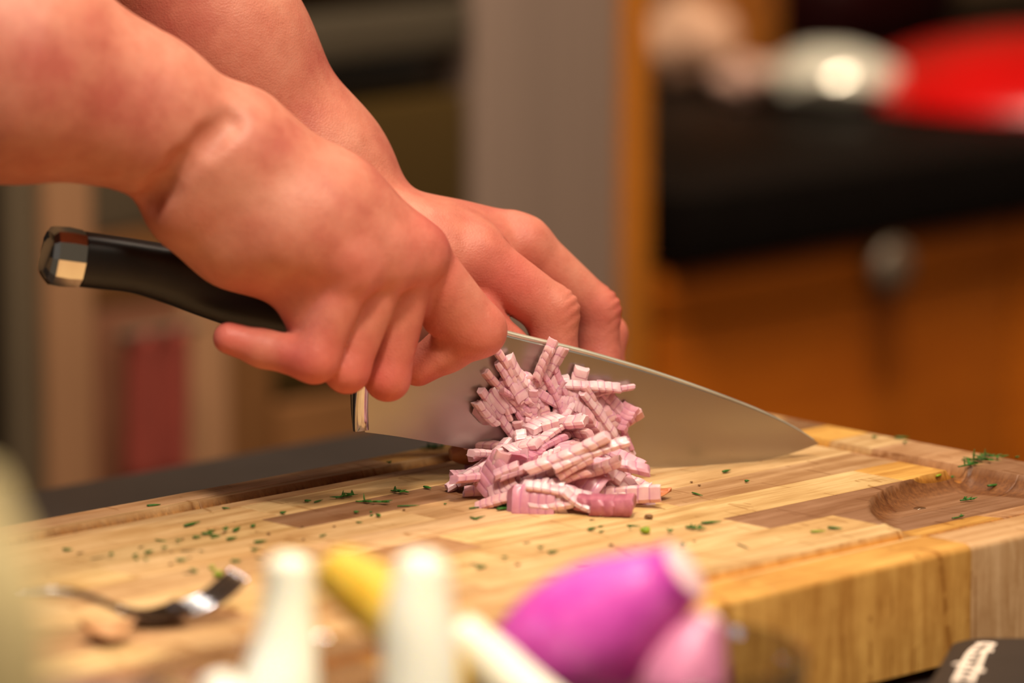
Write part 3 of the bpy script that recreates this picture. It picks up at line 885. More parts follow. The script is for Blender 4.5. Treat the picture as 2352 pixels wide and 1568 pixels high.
def left_arm():
    rows_arm = [(-20, -640, -10, 225), (225, -268, -9, 225), (498, 100, -8, 190), (724, 405, -7, 160), (834, 545, -6, 132)]
    P, r = joints(rows_arm, kp)
    fngr = {
        'index': [(1090, 588, -2.4, 74), (1268, 714, -1.9, 61), (1275, 828, -1.5, 52), (1255, 898, -1.3, 45)],
        'middle': [(1200, 563, -4.4, 65), (1370, 713, -4.0, 54), (1377, 830, -3.5, 48), (1350, 908, -3.1, 42)],
        'ring': [(1228, 602, -6.5, 57), (1394, 768, -6.2, 45), (1390, 852, -5.6, 42), (1360, 918, -5.0, 38)],
        'pinky': [(1212, 640, -8.2, 50), (1340, 792, -8.0, 40), (1338, 862, -7.4, 37), (1310, 918, -6.8, 34)],
        'thumb': [(955, 640, -2.6, 72), (1090, 722, -1.9, 56), (1168, 800, -1.5, 47), (1200, 868, -1.3, 41)],
    }
    allp = np.array(P + [kp(1450, 960, 0), kp(1450, 960, -10), kp(1200, 440, -3), kp(1000, 450, -10)])
    f = Field(np.minimum(allp.min(0), np.array(P).min(0) - 0.045) - 0.01, np.maximum(allp.max(0), np.array(P).max(0) + 0.045) + 0.01, 0.001)
    for i in range(len(P) - 1):
        f.add(P[i], P[i + 1], r[i], r[i + 1], 0.02)
    k = 0.016
    seg(f, [(870, 560, -4.2, 100), (980, 575, -3.2, 88), (1090, 588, -2.6, 72)], k)
    seg(f, [(870, 555, -5.6, 100), (1030, 562, -5.0, 76), (1198, 564, -4.4, 64)], k)
    seg(f, [(870, 560, -7.0, 95), (1030, 575, -6.8, 76), (1225, 602, -6.4, 56)], k)
    seg(f, [(870, 575, -8.2, 88), (1030, 600, -8.2, 72), (1212, 640, -8.1, 50)], k)
    seg(f, [(900, 600, -3.6, 88), (980, 645, -2.8, 72)], k)
    for nm in ('thumb', 'pinky', 'ring', 'middle', 'index'):
        Q, q = joints(fngr[nm], kp)
        ax = Q[2] - Q[0]; ax = ax / np.linalg.norm(ax)
        dors = Q[1] - (Q[0] + Q[2]) / 2; dors = dors / np.linalg.norm(dors)
        cr = ()
        if nm in ('index', 'middle'):
            cr = ((1, 0.0009, 6.5, 0.0085, dors), (2, 0.0003, 3.0, 0.006, dors))
        f.chain(Q, q, Q[0], 0.010, 0.0010, creases=cr)
        FLUSH.append((Q[0], 0.014, 0.35)); FLUSH.append((Q[1], 0.013, 0.5)); FLUSH.append((Q[2], 0.014, 0.55))
    FLUSH.append((kp(1160, 660, -1.2), 0.02, 0.6))
    f.carve(kp(1150, 560, -2.2), kp(1320, 690, -2.0), 0.001, 0.001, 0.005)
    for (x0, y0, t0, x1, y1, t1) in ((930, 500, -4.6, 1080, 535, -3.0), (960, 492, -5.2, 1170, 512, -4.6)):
        f.add(kp(x0, y0, t0), kp(x1, y1, t1), 0.0025, 0.0035, 0.008)
    return f.mesh()
P1, Q1 = right_arm()
P2, Q2 = left_arm()
PV = np.concatenate([P1, P2]); QV = np.concatenate([Q1, Q2 + len(P1)])
me = bpy.data.meshes.new('person')
me.vertices.add(len(PV)); me.vertices.foreach_set('co', PV.astype(np.float32).ravel())
me.loops.add(QV.size); me.loops.foreach_set('vertex_index', QV.astype(np.int32).ravel())
me.polygons.add(len(QV)); me.polygons.foreach_set('loop_start', np.arange(0, QV.size, 4, dtype=np.int32))
me.polygons.foreach_set('use_smooth', np.ones(len(QV), bool))
me.update(calc_edges=True); me.validate()
fl = np.zeros(len(PV), np.float32)
for p, r_, s_ in FLUSH:
    d2 = ((PV - p) ** 2).sum(1)
    fl = np.maximum(fl, s_ * np.exp(-d2 / r_ ** 2))
me.attributes.new('flush', 'FLOAT', 'POINT').data.foreach_set('value', fl)
person = link('person', me, M_SKIN)
tag(person, 'bare-armed person chopping, right fist round the knife and left fingers behind its blade', 'person')

M_SHIRT = plain('dark_shirt_cloth', (40, 38, 42), 0.9, 0, 0.15, 90)
def shirt():
    sh = link('shirt', sweep('shirt', resample([(-.62, 2.26, -0.35), (-.62, 2.26, 0.0), (-.61, 2.26, 0.3), (-.60, 2.26, 0.47), (-.60, 2.26, 0.54)], 20), 0.14, 24, 0.21), M_SHIRT, person)
    sh.data.transform(Matrix.Identity(4))
    for el, shd in ((kp(-800, -222, 0.6), (-.57, 2.07, 0.45)), (kp(-5, -615, -10), (-.55, 2.42, 0.47))):
        e = np.array(el); t = np.array(shd)
        link('sleeve', sweep('sleeve', resample([e, (e * 0.6 + t * 0.4) + UP * 0.01, t], 10), [0.062] * 4 + [0.07] * 6, 20), M_SHIRT, sh)
shirt()
# ------------------------------------------------------------------ shallot dice
def strip_mesh(name, n, seg_l, w, h, bend, skew, seed, jitter=0.04):
    rng = np.random.RandomState(seed)
    V, Fc, L = [], [], []
    L_tot = n * seg_l
    secs = []
    x = -L_tot / 2
    for i in range(n):
        sl_ = seg_l * rng.uniform(0.8, 1.2)
        ww = 1 + rng.uniform(-jitter, jitter); hh = 1 + rng.uniform(-jitter, jitter)
        oy, oz = rng.uniform(-0.025, 0.025) * w, rng.uniform(-0.025, 0.025) * h
        secs += [(x, 0.975, 0.85 if i else 0.15, ww, hh, oy, oz), (x + 0.10 * sl_, 1.0, 0.12, ww, hh, oy, oz), (x + 0.5 * sl_, 1.04, 0.0, ww, hh, oy, oz), (x + 0.9 * sl_, 0.99, 0.05, ww, hh, oy, oz)]
        x += sl_
    secs.append((x, 0.86, 0.15, ww, hh, oy, oz))
    ring = [(-.5, -.24), (-.34, -.48), (.34, -.5), (.5, -.24), (.5, .24), (.34, .5), (-.34, .48), (-.5, .24)]
    for (x, sc, ln, ww, hh, oy, oz) in secs:
        for (y, z) in ring:
            yy, zz = y * w * sc * ww + oy, z * h * sc * hh + oz
            xx = x + skew * zz + 0.9 * yy * yy / w
            V.append((xx, yy, zz + bend * xx * xx)); L.append(ln)
    m = len(secs)
    for i in range(m - 1):
        for k in range(8):
            Fc.append((i * 8 + k, i * 8 + (k + 1) % 8, (i + 1) * 8 + (k + 1) % 8, (i + 1) * 8 + k))
    Fc.append(tuple(range(8))[::-1]); Fc.append(tuple((m - 1) * 8 + k for k in range(8)))
    me = fix_normals(mesh_np(name, V, Fc))
    autosmooth(me, 38)
    me.attributes.new('line', 'FLOAT', 'POINT').data.foreach_set('value', np.array(L, np.float32))
    me.materials.append(M_DICE)
    return me
LONG = [strip_mesh('shallot_strip', 7 + i % 3, 0.0043, 0.0056, 0.0034, 3.0 * (i - 2), 0.35 * (i % 3 - 1), 10 + i) for i in range(5)]
MID = [strip_mesh('shallot_strip', 4 + i % 3, 0.0038, 0.0060, 0.0036, 6.0 * (i - 2), 0.4 * (i % 3 - 1), 20 + i) for i in range(6)]
SHORT = [strip_mesh('shallot_strip', 2 + i % 2, 0.0036, 0.0056, 0.0034, 0, 0.3, 30 + i) for i in range(5)]
FAN = [strip_mesh('shallot_strip', 5, 0.0032, 0.0120, 0.0045, -7.0, 0.5, 40 + i, 0.06) for i in range(3)]
DG = 'diced shallot in the pile'
SG = 'shallot pieces stuck to the blade'
def put(me, p, xdir, roll, name, label, group, scale=1.0, cat='shallot piece'):
    o = bpy.data.objects.new(name, me)
    COL.objects.link(o)
    x = np.array(xdir, float); x /= np.linalg.norm(x)
    up = UP if abs(x[2]) < 0.9 else np.array([0, 1.0, 0])
    y = np.cross(up, x); y /= np.linalg.norm(y); z = np.cross(x, y)
    c, s = math.cos(roll), math.sin(roll)
    y, z = y * c + z * s, z * c - y * s
    M = Matrix(((x[0] * scale, y[0] * scale, z[0] * scale, p[0]), (x[1] * scale, y[1] * scale, z[1] * scale, p[1]), (x[2] * scale, y[2] * scale, z[2] * scale, p[2]), (0, 0, 0, 1)))
    o.matrix_world = M
    return tag(o, label, cat, group)
def proj(p):
    d = depth_of(p)
    u = p[1] * sP + (p[2] - H) * cP
    return 1176 + F * p[0] / d, 784 - F * u / d
def pile_place(p):
    x, y = proj(p)
    return ('at the top' if y < 1060 else 'at the foot' if y > 1120 else 'midway up') + (' left' if x < 1180 else ' right' if x > 1340 else ' middle') + ' of the pile'
def blade_place(p):
    x, y = proj(p)
    return ('high' if y < 900 else 'low' if y > 1000 else 'halfway') + (' left' if x < 1200 else ' right' if x > 1340 else ' middle') + ' on the knife blade'
def imgdir(px, py, t, deg, lean=0.0):
    """a direction seen at an angle in the picture plane, leaning lean towards the lens"""
    d = np.array([math.cos(R(deg)), 0, math.sin(R(deg))])
    return d + np.array([0, -lean, 0])
# mound: where, how high
UC = float(np.dot(onz(1265, 1130) - K0, KD))
def mound(u, v):                 # u along the knife (m, from the pile's middle), v towards the lens from the blade
    h = 0.026 * math.exp(-((u - 0.008) / 0.024) ** 2) * math.exp(-((v - 0.012) / 0.022) ** 2)
    h += 0.012 * math.exp(-((u + 0.020) / 0.018) ** 2) * math.exp(-((v - 0.028) / 0.016) ** 2)
    return h
rg = random.Random(11)
LAB = {'L': 'long pale pink shallot strip with purple layer lines', 'M': 'pale pink shallot strip of a few layers', 'S': 'short pale pink shallot dice', 'F': 'fan of curved shallot layers'}
cnt = 0
while cnt < 150:
    u = rg.gauss(0.0, 0.024); v = rg.uniform(0.004, 0.052)
    e = (u / 0.030) ** 2 + ((v - 0.016) / 0.034) ** 2
    if e > 1 or v < 0.004: continue
    hm = mound(u, v)
    z = 0.0028 + rg.uniform(0.0, 1.0) * max(hm - 0.001, 0)
    p = K0 + KD * (UC + u) + KN * v
    p = np.array([p[0], p[1], z])
    kind = rg.choice('LLMMMSSF')
    me = rg.choice({'L': LONG, 'M': MID, 'S': SHORT, 'F': FAN}[kind])
    az = rg.gauss(25, 50)
    slope = rg.gauss(8, 12) if z > 0.006 else rg.gauss(0, 3)
    d = np.array([math.cos(R(az)) * math.cos(R(slope)), math.sin(R(az)) * math.cos(R(slope)), math.sin(R(slope))])
    put(me, p, d, rg.choice([0, math.pi / 2, math.pi]) + rg.gauss(0, 0.35), 'shallot_strip', LAB[kind] + ' ' + pile_place(p), DG, rg.uniform(0.8, 1.05))
    cnt += 1
# the pieces that stand out on the front of the pile: (px, py, height cm, degrees in the picture, kind, index, roll, scale, lean)
FRONT = [
    (1300, 1046, 2.2, 24, 'L', 3, 0.2, 1.15, 0.1), (1352, 1042, 2.3, 20, 'L', 1, 0.3, 0.9, -0.1), (1235, 1067, 1.7, 20, 'L', 2, 0.1, 0.85, 0.1),
    (1395, 1066, 1.6, -4, 'L', 0, 0.4, 1.0, 0.0), (1420, 1046, 1.7, -24, 'M', 2, 0.5, 1.0, 0.2), (1430, 1090, 1.0, -52, 'L', 4, 0.2, 1.0, 0.5),
    (1250, 1093, 1.2, 24, 'L', 4, 0.5, 1.15, 0.2), (1330, 1096, 1.2, -28, 'F', 0, 0.9, 1.0, 0.3), (1395, 1100, 1.0, -30, 'M', 1, 0.2, 1.0, 0.3),
    (1125, 1100, 0.9, 60, 'F', 1, 1.0, 1.05, 0.2), (1140, 1082, 1.2, 68, 'M', 3, 0.4, 1.0, 0.2), (1150, 1118, 0.7, 35, 'F', 2, 0.7, 0.9, 0.2),
    (1098, 1105, 0.35, 25, 'M', 0, 0.3, 0.75, 0.1), (1240, 1142, 0.55, 8, 'F', 2, 1.2, 1.2, 0.1), (1215, 1150, 0.45, -6, 'F', 1, 1.2, 1.1, 0.1),
    (1280, 1125, 0.9, -10, 'L', 1, 0.7, 0.75, 0.0), (1320, 1140, 0.6, -48, 'M', 4, 0.9, 1.15, 0.3), (1335, 1158, 0.4, -60, 'M', 5, 0.2, 0.8, 0.3),
    (1375, 1133, 0.5, 0, 'M', 2, 0.1, 1.0, 0.0), (1430, 1137, 0.45, 5, 'M', 5, 1.3, 1.2, 0.0), (1155, 1140, 0.3, 42, 'S', 1, 0.4, 1.2, 0.2),
    (1130, 1152, 0.25, 45, 'M', 1, 0.6, 0.8, 0.3), (1080, 1128, 0.2, 10, 'S', 2, 0.4, 0.9, 0.0), (1180, 1098, 1.0, 30, 'M', 3, 0.2, 1.0, 0.1),
    (1160, 1082, 1.4, 25, 'S', 3, 0.2, 1.0, 0.1), (1275, 1112, 1.0, 30, 'L', 0, 0.1, 0.9, 0.2), (1455, 1108, 0.4, -38, 'M', 0, 0.2, 1.0, 0.4),
    (1365, 1080, 1.5, 15, 'M', 4, 0.3, 1.0, 0.1), (1320, 1070, 1.8, 30, 'M', 1, 0.3, 0.9, 0.1), (1405, 1085, 1.3, -35, 'S', 1, 0.7, 1.1, 0.2),
    (1200, 1120, 0.7, 20, 'M', 2, 0.7, 1.0, 0.2), (1260, 1160, 0.3, 4, 'M', 4, 0.4, 0.9, 0.1),
]
for (x, y, hcm, deg, kd, ix, roll, sc, lean) in FRONT:
    p = onz(x, y, max(hcm, 0.25) / 100)
    me = {'L': LONG, 'M': MID, 'S': SHORT, 'F': FAN}[kd][ix % len({'L': LONG, 'M': MID, 'S': SHORT, 'F': FAN}[kd])]
    put(me, p, imgdir(x, y, 0, deg * (1 if hcm > 0.6 else 0.45), lean), roll, 'shallot_strip', LAB[kd] + ' ' + pile_place(p), DG, sc)
# two darker bits of the purple outer layer with its root end
k = NT('purple_shallot_skin'); nz = k.noise(k.coords(), 300, 3)
k.color(k.ramp(nz, [(0.3, s2l((166, 84, 108))), (0.7, s2l((196, 120, 134)))])); k.set(Roughness=0.35)
M_PSKIN = k.m
k = NT('dry_shallot_skin'); nz = k.noise(k.coords((1, 1, 1)), 120, 4)
k.color(k.ramp(nz, [(0.3, s2l((176, 92, 50))), (0.7, s2l((214, 140, 90)))])); k.set(Roughness=0.4)
M_DRYSKIN = k.m
for (x, y, deg, sc, lab) in ((1360, 1158, -30, 1.0, 'dark purple shallot end bit with ridges at the front of the pile'), (1402, 1162, 8, 1.25, 'purple shallot root bit with a brown rim at the front right of the pile')):
    me = strip_mesh('shallot_end', 4, 0.0036, 0.007, 0.006, 8.0, 0.2, 70 + x)
    me.materials.clear(); me.materials.append(M_PSKIN)
    put(me, onz(x, y, 0.0038), imgdir(x, y, 0, deg * 0.3, 0.2), 0.2, 'shallot_end', lab, None, sc)
def flake(name, px, py, lx, ly, deg, m, lab, cat, curl=0.002, z=0.0012):
    V, Fc = [], []
    n1, n2 = 10, 6
    for s in (0, 1):
        for i in range(n1 + 1):
            for j in range(n2 + 1):
                u, v = i / n1 * 2 - 1, j / n2 * 2 - 1
                ww = max(0.06, 1 - abs(u) ** 1.6)
                V.append((u * lx, v * ly * ww, curl * (u * u + 0.6 * v * v) + s * 0.0004))
    nn = (n1 + 1) * (n2 + 1)
    for i in range(n1):
        for j in range(n2):
            q = (i * (n2 + 1) + j, (i + 1) * (n2 + 1) + j, (i + 1) * (n2 + 1) + j + 1, i * (n2 + 1) + j + 1)
            Fc.append(q[::-1]); Fc.append(tuple(x + nn for x in q))
    for i in range(n1):
        for j in (0, n2):
            a, b = i * (n2 + 1) + j, (i + 1) * (n2 + 1) + j; Fc.append((a, b, b + nn, a + nn))
    for j in range(n2):
        for i in (0, n1):
            a, b = i * (n2 + 1) + j, i * (n2 + 1) + j + 1; Fc.append((a, b, b + nn, a + nn))
    o = link(name, fix_normals(mesh_np(name, V, Fc)), m)
    p = onz(px, py, z)
    o.location = p; o.rotation_euler = (0.1, 0.05, R(deg))
    return tag(o, lab, cat)
flake('shallot_skin', 1505, 1139, 0.0065, 0.005, 15, M_DRYSKIN, 'flat orange-brown flake of shallot skin right of the pile', 'shallot skin')
flake('shallot_sliver', 1478, 1138, 0.004, 0.005, 40, M_DICE, 'small white shallot sliver between the pile and the skin flake', 'shallot piece', 0.003)

# pieces clinging to the blade
def on_blade(x, y, t):
    return kp(x, y, t)
STUCK = [(1166, 846, -62, 'L', 0, 0.9), (1178, 872, -62, 'M', 1, 1.1), (1245, 842, 70, 'F', 0, 0.85), (1232, 870, 65, 'L', 2, 0.8), (1280, 866, -70, 'M', 3, 0.9), (1205, 885, -30, 'F', 1, 0.9),
         (1330, 872, 75, 'S', 1, 1.1), (1350, 885, -5, 'L', 1, 0.75), (1392, 900, 8, 'L', 3, 0.75), (1405, 920, -50, 'M', 2, 0.9), (1430, 962, 55, 'F', 2, 0.8), (1448, 962, 30, 'S', 2, 1.0), (1425, 990, -65, 'M', 4, 0.8),
         (1130, 935, 40, 'F', 1, 0.9), (1112, 950, -50, 'M', 0, 0.9), (1150, 960, -55, 'L', 2, 0.8), (1265, 850, 62, 'M', 2, 1.0), (1188, 855, -58, 'M', 4, 0.9), (1270, 882, -60, 'S', 0, 1.0)]
for i in range(58):
    # a ragged band that runs down the blade to the pile
    w = rg.random()
    y = 900 + 165 * w
    x = rg.uniform(1150 + 40 * w, 1410 - 30 * w) if rg.random() < 0.8 else rg.uniform(1180, 1380)
    STUCK.append((x, y, rg.gauss(-60, 30) + (180 if rg.random() < 0.3 else 0), rg.choice('LMMMSFF'), rg.randrange(6), rg.uniform(0.65, 0.92)))
SLAB = {'L': 'long shallot strip clinging', 'M': 'shallot strip clinging', 'S': 'small shallot dice clinging', 'F': 'curved shallot layers clinging'}
for (x, y, deg, kd, ix, sc) in STUCK:
    lst = {'L': LONG, 'M': MID, 'S': SHORT, 'F': FAN}[kd]
    me = lst[ix % len(lst)]
    tt = rg.uniform(0.30, 0.75)
    p = on_blade(x, y, tt)
    d = KD * math.cos(R(deg)) + UP * math.sin(R(deg)) + KN * rg.uniform(-0.12, 0.2)
    put(me, p, d, rg.uniform(0, math.pi), 'shallot_strip', SLAB[kd] + ' ' + blade_place(p), SG, sc)

# the half shallot still under the left fingers, behind the blade
def half_shallot():
    root = empty('half_shallot', kp(1200, 1060, -2.0) * np.array([1, 1, 0]), 'uncut half shallot with an orange-brown end under the left fingers', 'shallot')
    c = kp(1210, 1060, -2.6); c = np.array([c[0], c[1], 0.0])
    bm = bmesh.new(); bmesh.ops.create_uvsphere(bm, u_segments=40, v_segments=24, radius=1)
    for v in bm.verts:
        x, y, z = v.co
        taper = 1 - 0.35 * max(0, -x) ** 2
        q = c + KD * (x * 0.027) + KN * (y * 0.014 * taper) + UP * (0.0165 * max(z, -0.02) * taper * 1.6 + 0.0008)
        v.co = q
    me = bpy.data.meshes.new('bulb'); bm.to_mesh(me); bm.free(); fix_normals(me); autosmooth(me, 50)
    link('bulb', me, M_PSKIN, root)
    e = c - KD * 0.027
    pts = [kp(1105, 1036, -0.9), kp(1092, 1044, -0.9), kp(1080, 1054, -0.9), kp(1070, 1058, -0.9)]
    pts = [e + KD * 0.010 + UP * 0.010, e + KD * 0.004 + UP * 0.0085, e - KD * 0.002 + UP * 0.0075, e - KD * 0.006 + UP * 0.007]
    link('root_end', sweep('root_end', pts, [0.0085, 0.0072, 0.005, 0.0025], 16), M_DRYSKIN, root)
half_shallot()

# ------------------------------------------------------------------ herbs on the board
def needle(bm, p, d, L, w, curve=0.0, seg=4):
    """a flat-round leaf needle lying along d from p"""
    d = np.array(d, float); d /= np.linalg.norm(d)
    s = np.cross(d, UP); s = s / (np.linalg.norm(s) + 1e-9); u = np.cross(s, d)
    rings = []
    for i in range(seg + 1):
        t = i / seg
        r = w * (0.55 + 0.45 * math.sin(math.pi * min(1, t * 0.9 + 0.15))) * (1 - 0.6 * t ** 3)
        c = p + d * L * t + s * curve * L * t * t
        rings.append([bm.verts.new(c + s * r * math.cos(a) + u * r * 0.6 * math.sin(a)) for a in (0, math.pi * .4, math.pi * .8, math.pi * 1.2, math.pi * 1.6)])
    for i in range(seg):
        for k_ in range(5):
            bm.faces.new((rings[i][k_], rings[i][(k_ + 1) % 5], rings[i + 1][(k_ + 1) % 5], rings[i + 1][k_]))
    bm.faces.new(rings[0][::-1]); bm.faces.new(rings[-1])
def zone_name(px, py):
    if px > 1990 and 1075 < py < 1235: return 'in the pouring well'
    if px > 1960 and py <= 1110: return 'on the far right rim'
    if px > 1440: return 'right of the shallot pile'
    if px > 1000 and py > 1125: return 'in front of the shallot pile'
    if py < 1150: return 'near the far groove'
    if px > 560: return 'behind the pale stalks'
    return 'left on the board near the fork'
def ground(p):
    q = p - O
    z, _, _ = board_h(np.array(float(q @ EA) * 100), np.array(float(q @ EB) * 100))
    return float(z)
hr_ = random.Random(21)
def herb_at(px, py, length, deg, kind):
    p = onz(px, py)
    g = ground(p)
    if g < -0.001:
        p = onz(px, py, g)
        g = min(ground(p), -0.0005)
    g += 0.0002
    s = pxm(p, 1)
    zone = zone_name(px, py)
    # picture angle to heading on the board: the view squashes depth to about a fifth
    vx, vy = math.cos(R(deg)), math.sin(R(deg)) / 0.203
    n = math.hypot(vx, vy)
    L = length * s * (n if n < 2.2 else 2.2)
    d = np.array([vx / n, vy / n, 0])
    bm = bmesh.new()
    c0 = np.array([0, 0, 0.0])
    if kind in 'nyd':
        w = {'n': 0.00055, 'y': 0.0008, 'd': 0.0004}[kind]
        if abs(deg) > 60: d = np.array([0.15, 0.2, 1.0]); d /= np.linalg.norm(d); L = length * s
        needle(bm, -d * L / 2 + UP * (w * 0.7 + (L / 2 if abs(deg) > 60 else 0)), d, L, w, hr_.uniform(-0.15, 0.15))
        m = {'n': M_DILL, 'y': M_CHIVE, 'd': M_DRY}[kind]
        nm, ct = ('dill_needle', 'dill') if kind == 'n' else (('herb_sliver', 'herb') if kind == 'y' else ('dried_herb_stalk', 'herb'))
        lab = {'n': 'single dark green dill needle lying ', 'y': 'yellow-green herb sliver lying ', 'd': 'thin dull brown herb stalk lying '}[kind] + zone
    elif kind == 't':           # thick chopped piece
        needle(bm, -d * L / 2 + UP * 0.0007, d, L, 0.00095, 0.05)
        m, nm, ct, lab = M_DILL, 'herb_piece', 'herb', 'thick chopped green herb piece lying ' + zone
    elif kind == 's':           # sprig
        L = length * s
        nn = hr_.randint(7, 10)
        st = np.array([1, hr_.uniform(-0.6, 0.9), 0.03]); st /= np.linalg.norm(st)
        needle(bm, -st * L / 2 + UP * 0.0007, st, L, 0.0006, 0.1, 6)
        for i in range(nn):
            t = hr_.uniform(-0.4, 0.4)
            q = st * L * t + UP * 0.0008
            aa = hr_.uniform(-180, 180)
            dd = np.array([math.cos(R(aa)), math.sin(R(aa)) * 0.9, hr_.uniform(0.0, 0.35)])
            needle(bm, q, dd, L * hr_.uniform(0.22, 0.45), 0.0006, hr_.uniform(-0.3, 0.3))
        q = st * L * -0.2
        needle(bm, q + UP * 0.0005, np.array([hr_.uniform(-.2, .2), 0.1, 1.0]), L * 0.28, 0.0005, 0.1)
        m, nm, ct, lab = M_DILL, 'dill_sprig', 'dill', 'small feathery dark green dill sprig lying ' + zone
    elif kind == 'c':           # little clump
        L = max(length, 16) * s
        for i in range(6):
            aa = hr_.uniform(-180, 180)
            dd = np.array([math.cos(R(aa)), math.sin(R(aa)), hr_.uniform(0.05, 0.5)])
            needle(bm, -dd * L * 0.15 * np.array([1, 1, 0]) + UP * 0.001, dd, L * hr_.uniform(0.4, 0.7), 0.0006, hr_.uniform(-0.3, 0.3), 3)
        m, nm, ct, lab = M_DILL, 'dill_clump', 'dill', 'little dark green clump of chopped dill ' + zone
    elif kind == 'g':           # juicy light green chunk
        L = length * s
        bmesh.ops.create_icosphere(bm, subdivisions=2, radius=1)
        for v in bm.verts:
            x, y, z = v.co
            w_ = 1 + 0.15 * math.sin(5 * x + 3 * y)
            v.co = (x * L * 0.5 * w_, y * L * 0.45, z * L * 0.34 * w_ + L * 0.33)
        m, nm, ct, lab = M_CHIVE, 'herb_stem_slice', 'herb', 'plump light green herb stem slice ' + zone
    elif kind == 'b':           # brown crumb
        L = max(length, 8) * s
        bmesh.ops.create_icosphere(bm, subdivisions=1, radius=1)
        for v in bm.verts:
            x, y, z = v.co
            w_ = 1 + 0.3 * math.sin(4 * x + 5 * y + 2 * z)
            v.co = (x * L * 0.5 * w_, y * L * 0.6, z * L * 0.22 + L * 0.2)
        m, nm, ct, lab = M_CORE, 'herb_crumb', 'crumb', 'tiny brown herb crumb lying ' + zone
    me = bpy.data.meshes.new(nm); bm.to_mesh(me); bm.free(); fix_normals(me)
    me.polygons.foreach_set('use_smooth', [True] * len(me.polygons))
    o = link(nm, me, m, None, (p[0], p[1], g))
    tag(o, lab, ct, 'chopped herbs ' + zone)
def herbs(ox, oy, sc, rows):
    for (x, y, L, deg, kd) in rows:
        herb_at(ox + x * sc, oy + y * sc, L * sc, deg, kd)
herbs(0, 980, 0.26786, [
    (1645, 847, 120, 18, 't'), (1820, 900, 75, 8, 'n'), (2030, 892, 75, 40, 't'), (1690, 960, 70, 5, 't'), (1850, 952, 80, 12, 'n'), (1780, 930, 100, 5, 't'), (1840, 938, 100, -4, 'n'),
    (1990, 972, 80, 13, 't'), (2172, 862, 38, 38, 't'), (1380, 985, 100, -6, 'n'), (1525, 1000, 70, 0, 'c'), (1935, 905, 105, 0, 'c'), (582, 1068, 85, -2, 't'), (692, 1090, 55, 12, 'd'),
    (845, 1130, 120, 13, 'd'), (950, 1125, 90, 0, 'c'), (1165, 1108, 45, 25, 'n'), (1280, 1088, 60, 15, 't'), (1415, 1065, 60, 0, 'c'), (1470, 1078, 30, 0, 'b'), (1620, 1072, 140, 2, 'd'),
    (1730, 1075, 50, -9, 'd'), (1215, 1040, 50, 9, 'd'), (1175, 1162, 40, 0, 'c'), (1252, 1162, 45, 0, 'c'), (1470, 1185, 40, 0, 'b'), (1560, 1157, 90, 5, 't'), (1630, 1130, 25, 0, 'b'),
    (1820, 1228, 55, 0, 'g'), (1870, 1290, 85, 0, 'g'), (1635, 1262, 130, 2, 'd'), (1665, 1250, 70, -14, 't'), (2025, 1165, 90, 1, 't'), (2180, 1085, 45, 0, 'c'), (1320, 768, 110, 6, 't'),
    (1940, 707, 70, -2, 'n'), (1570, 972, 14, 0, 'b')])
herbs(450, 850, 0.29762, [
    (1160, 985, 200, 0, 's'), (1350, 1030, 240, 0, 's'), (1570, 950, 150, 0, 's'), (1640, 1055, 170, 2, 'n'), (865, 1022, 50, 3, 't'), (945, 1018, 60, 20, 'n'), (675, 1112, 40, 12, 't'),
    (235, 1073, 60, -2, 'n'), (1240, 1108, 40, 3, 't'), (1352, 1102, 22, 0, 'n'), (1360, 1127, 32, 8, 'n'), (1412, 1135, 38, -22, 't'), (1262, 1183, 50, -4, 'n'), (1790, 920, 60, -12, 't'),
    (2150, 1070, 80, 8, 'n'), (2150, 1152, 70, -14, 'n'), (2185, 1145, 90, 16, 'n'), (825, 1213, 18, 0, 'b'), (1070, 1212, 26, 0, 'b'), (565, 1270, 35, 0, 'b'), (987, 1283, 60, 14, 'n'),
    (832, 1313, 22, 0, 'b'), (500, 1335, 95, 8, 't'), (470, 1382, 90, 7, 'd'), (450, 1415, 38, 0, 'c'), (500, 1462, 80, -5, 'd'), (310, 1485, 80, 2, 'd'), (1495, 735, 55, 0, 'c'),
    (1830, 612, 180, 0, 's'), (1870, 608, 120, 0, 's'), (1925, 1040, 25, 0, 'n'), (1608, 1085, 16, 0, 'b')])
herbs(1000, 950, 0.23384, [
    (735, 925, 230, 0, 's'), (690, 945, 170, 8, 't'), (385, 935, 105, 7, 'n'), (1540, 1050, 50, 6, 'd'), (1627, 1115, 50, 9, 'n'), (1540, 1145, 75, 16, 't'), (1635, 1165, 50, 16, 'n'),
    (1950, 1110, 140, -2, 'n'), (1910, 1140, 55, 0, 'c'), (2065, 1180, 105, 0, 'g'), (1495, 935, 50, 20, 'n'), (2105, 1030, 100, 0, 'b')])
herbs(1450, 1050, 0.27636, [
    (792, 128, 65, 16, 't'), (962, 212, 38, 2, 't'), (547, 317, 80, -20, 'n'), (568, 240, 16, 0, 'b'), (503, 213, 12, 0, 'b'), (665, 555, 165, 5, 't'), (525, 605, 150, 0, 's'), (320, 640, 80, 0, 'c'),
    (1555, 628, 130, 3, 'y'), (1695, 603, 120, -4, 't'), (940, 748, 120, -20, 'd'), (425, 755, 85, 0, 'c'), (527, 705, 35, 4, 'd')])
herbs(1700, 930, 0.2772, [
    (1340, 282, 120, 0, 't'), (1115, 278, 42, 0, 't'), (2000, 470, 330, 0, 's'), (2080, 440, 230, 0, 's'), (1900, 510, 250, 0, 's'), (2100, 688, 105, 8, 't'), (1880, 770, 130, 0, 's'),
    (1730, 660, 100, 0, 'c'), (1655, 700, 70, 20, 'y'), (1805, 920, 105, 8, 'n'), (1835, 925, 50, 0, 'c'), (2290, 455, 60, 0, 'c'), (1360, 425, 50, 0, 'c')])
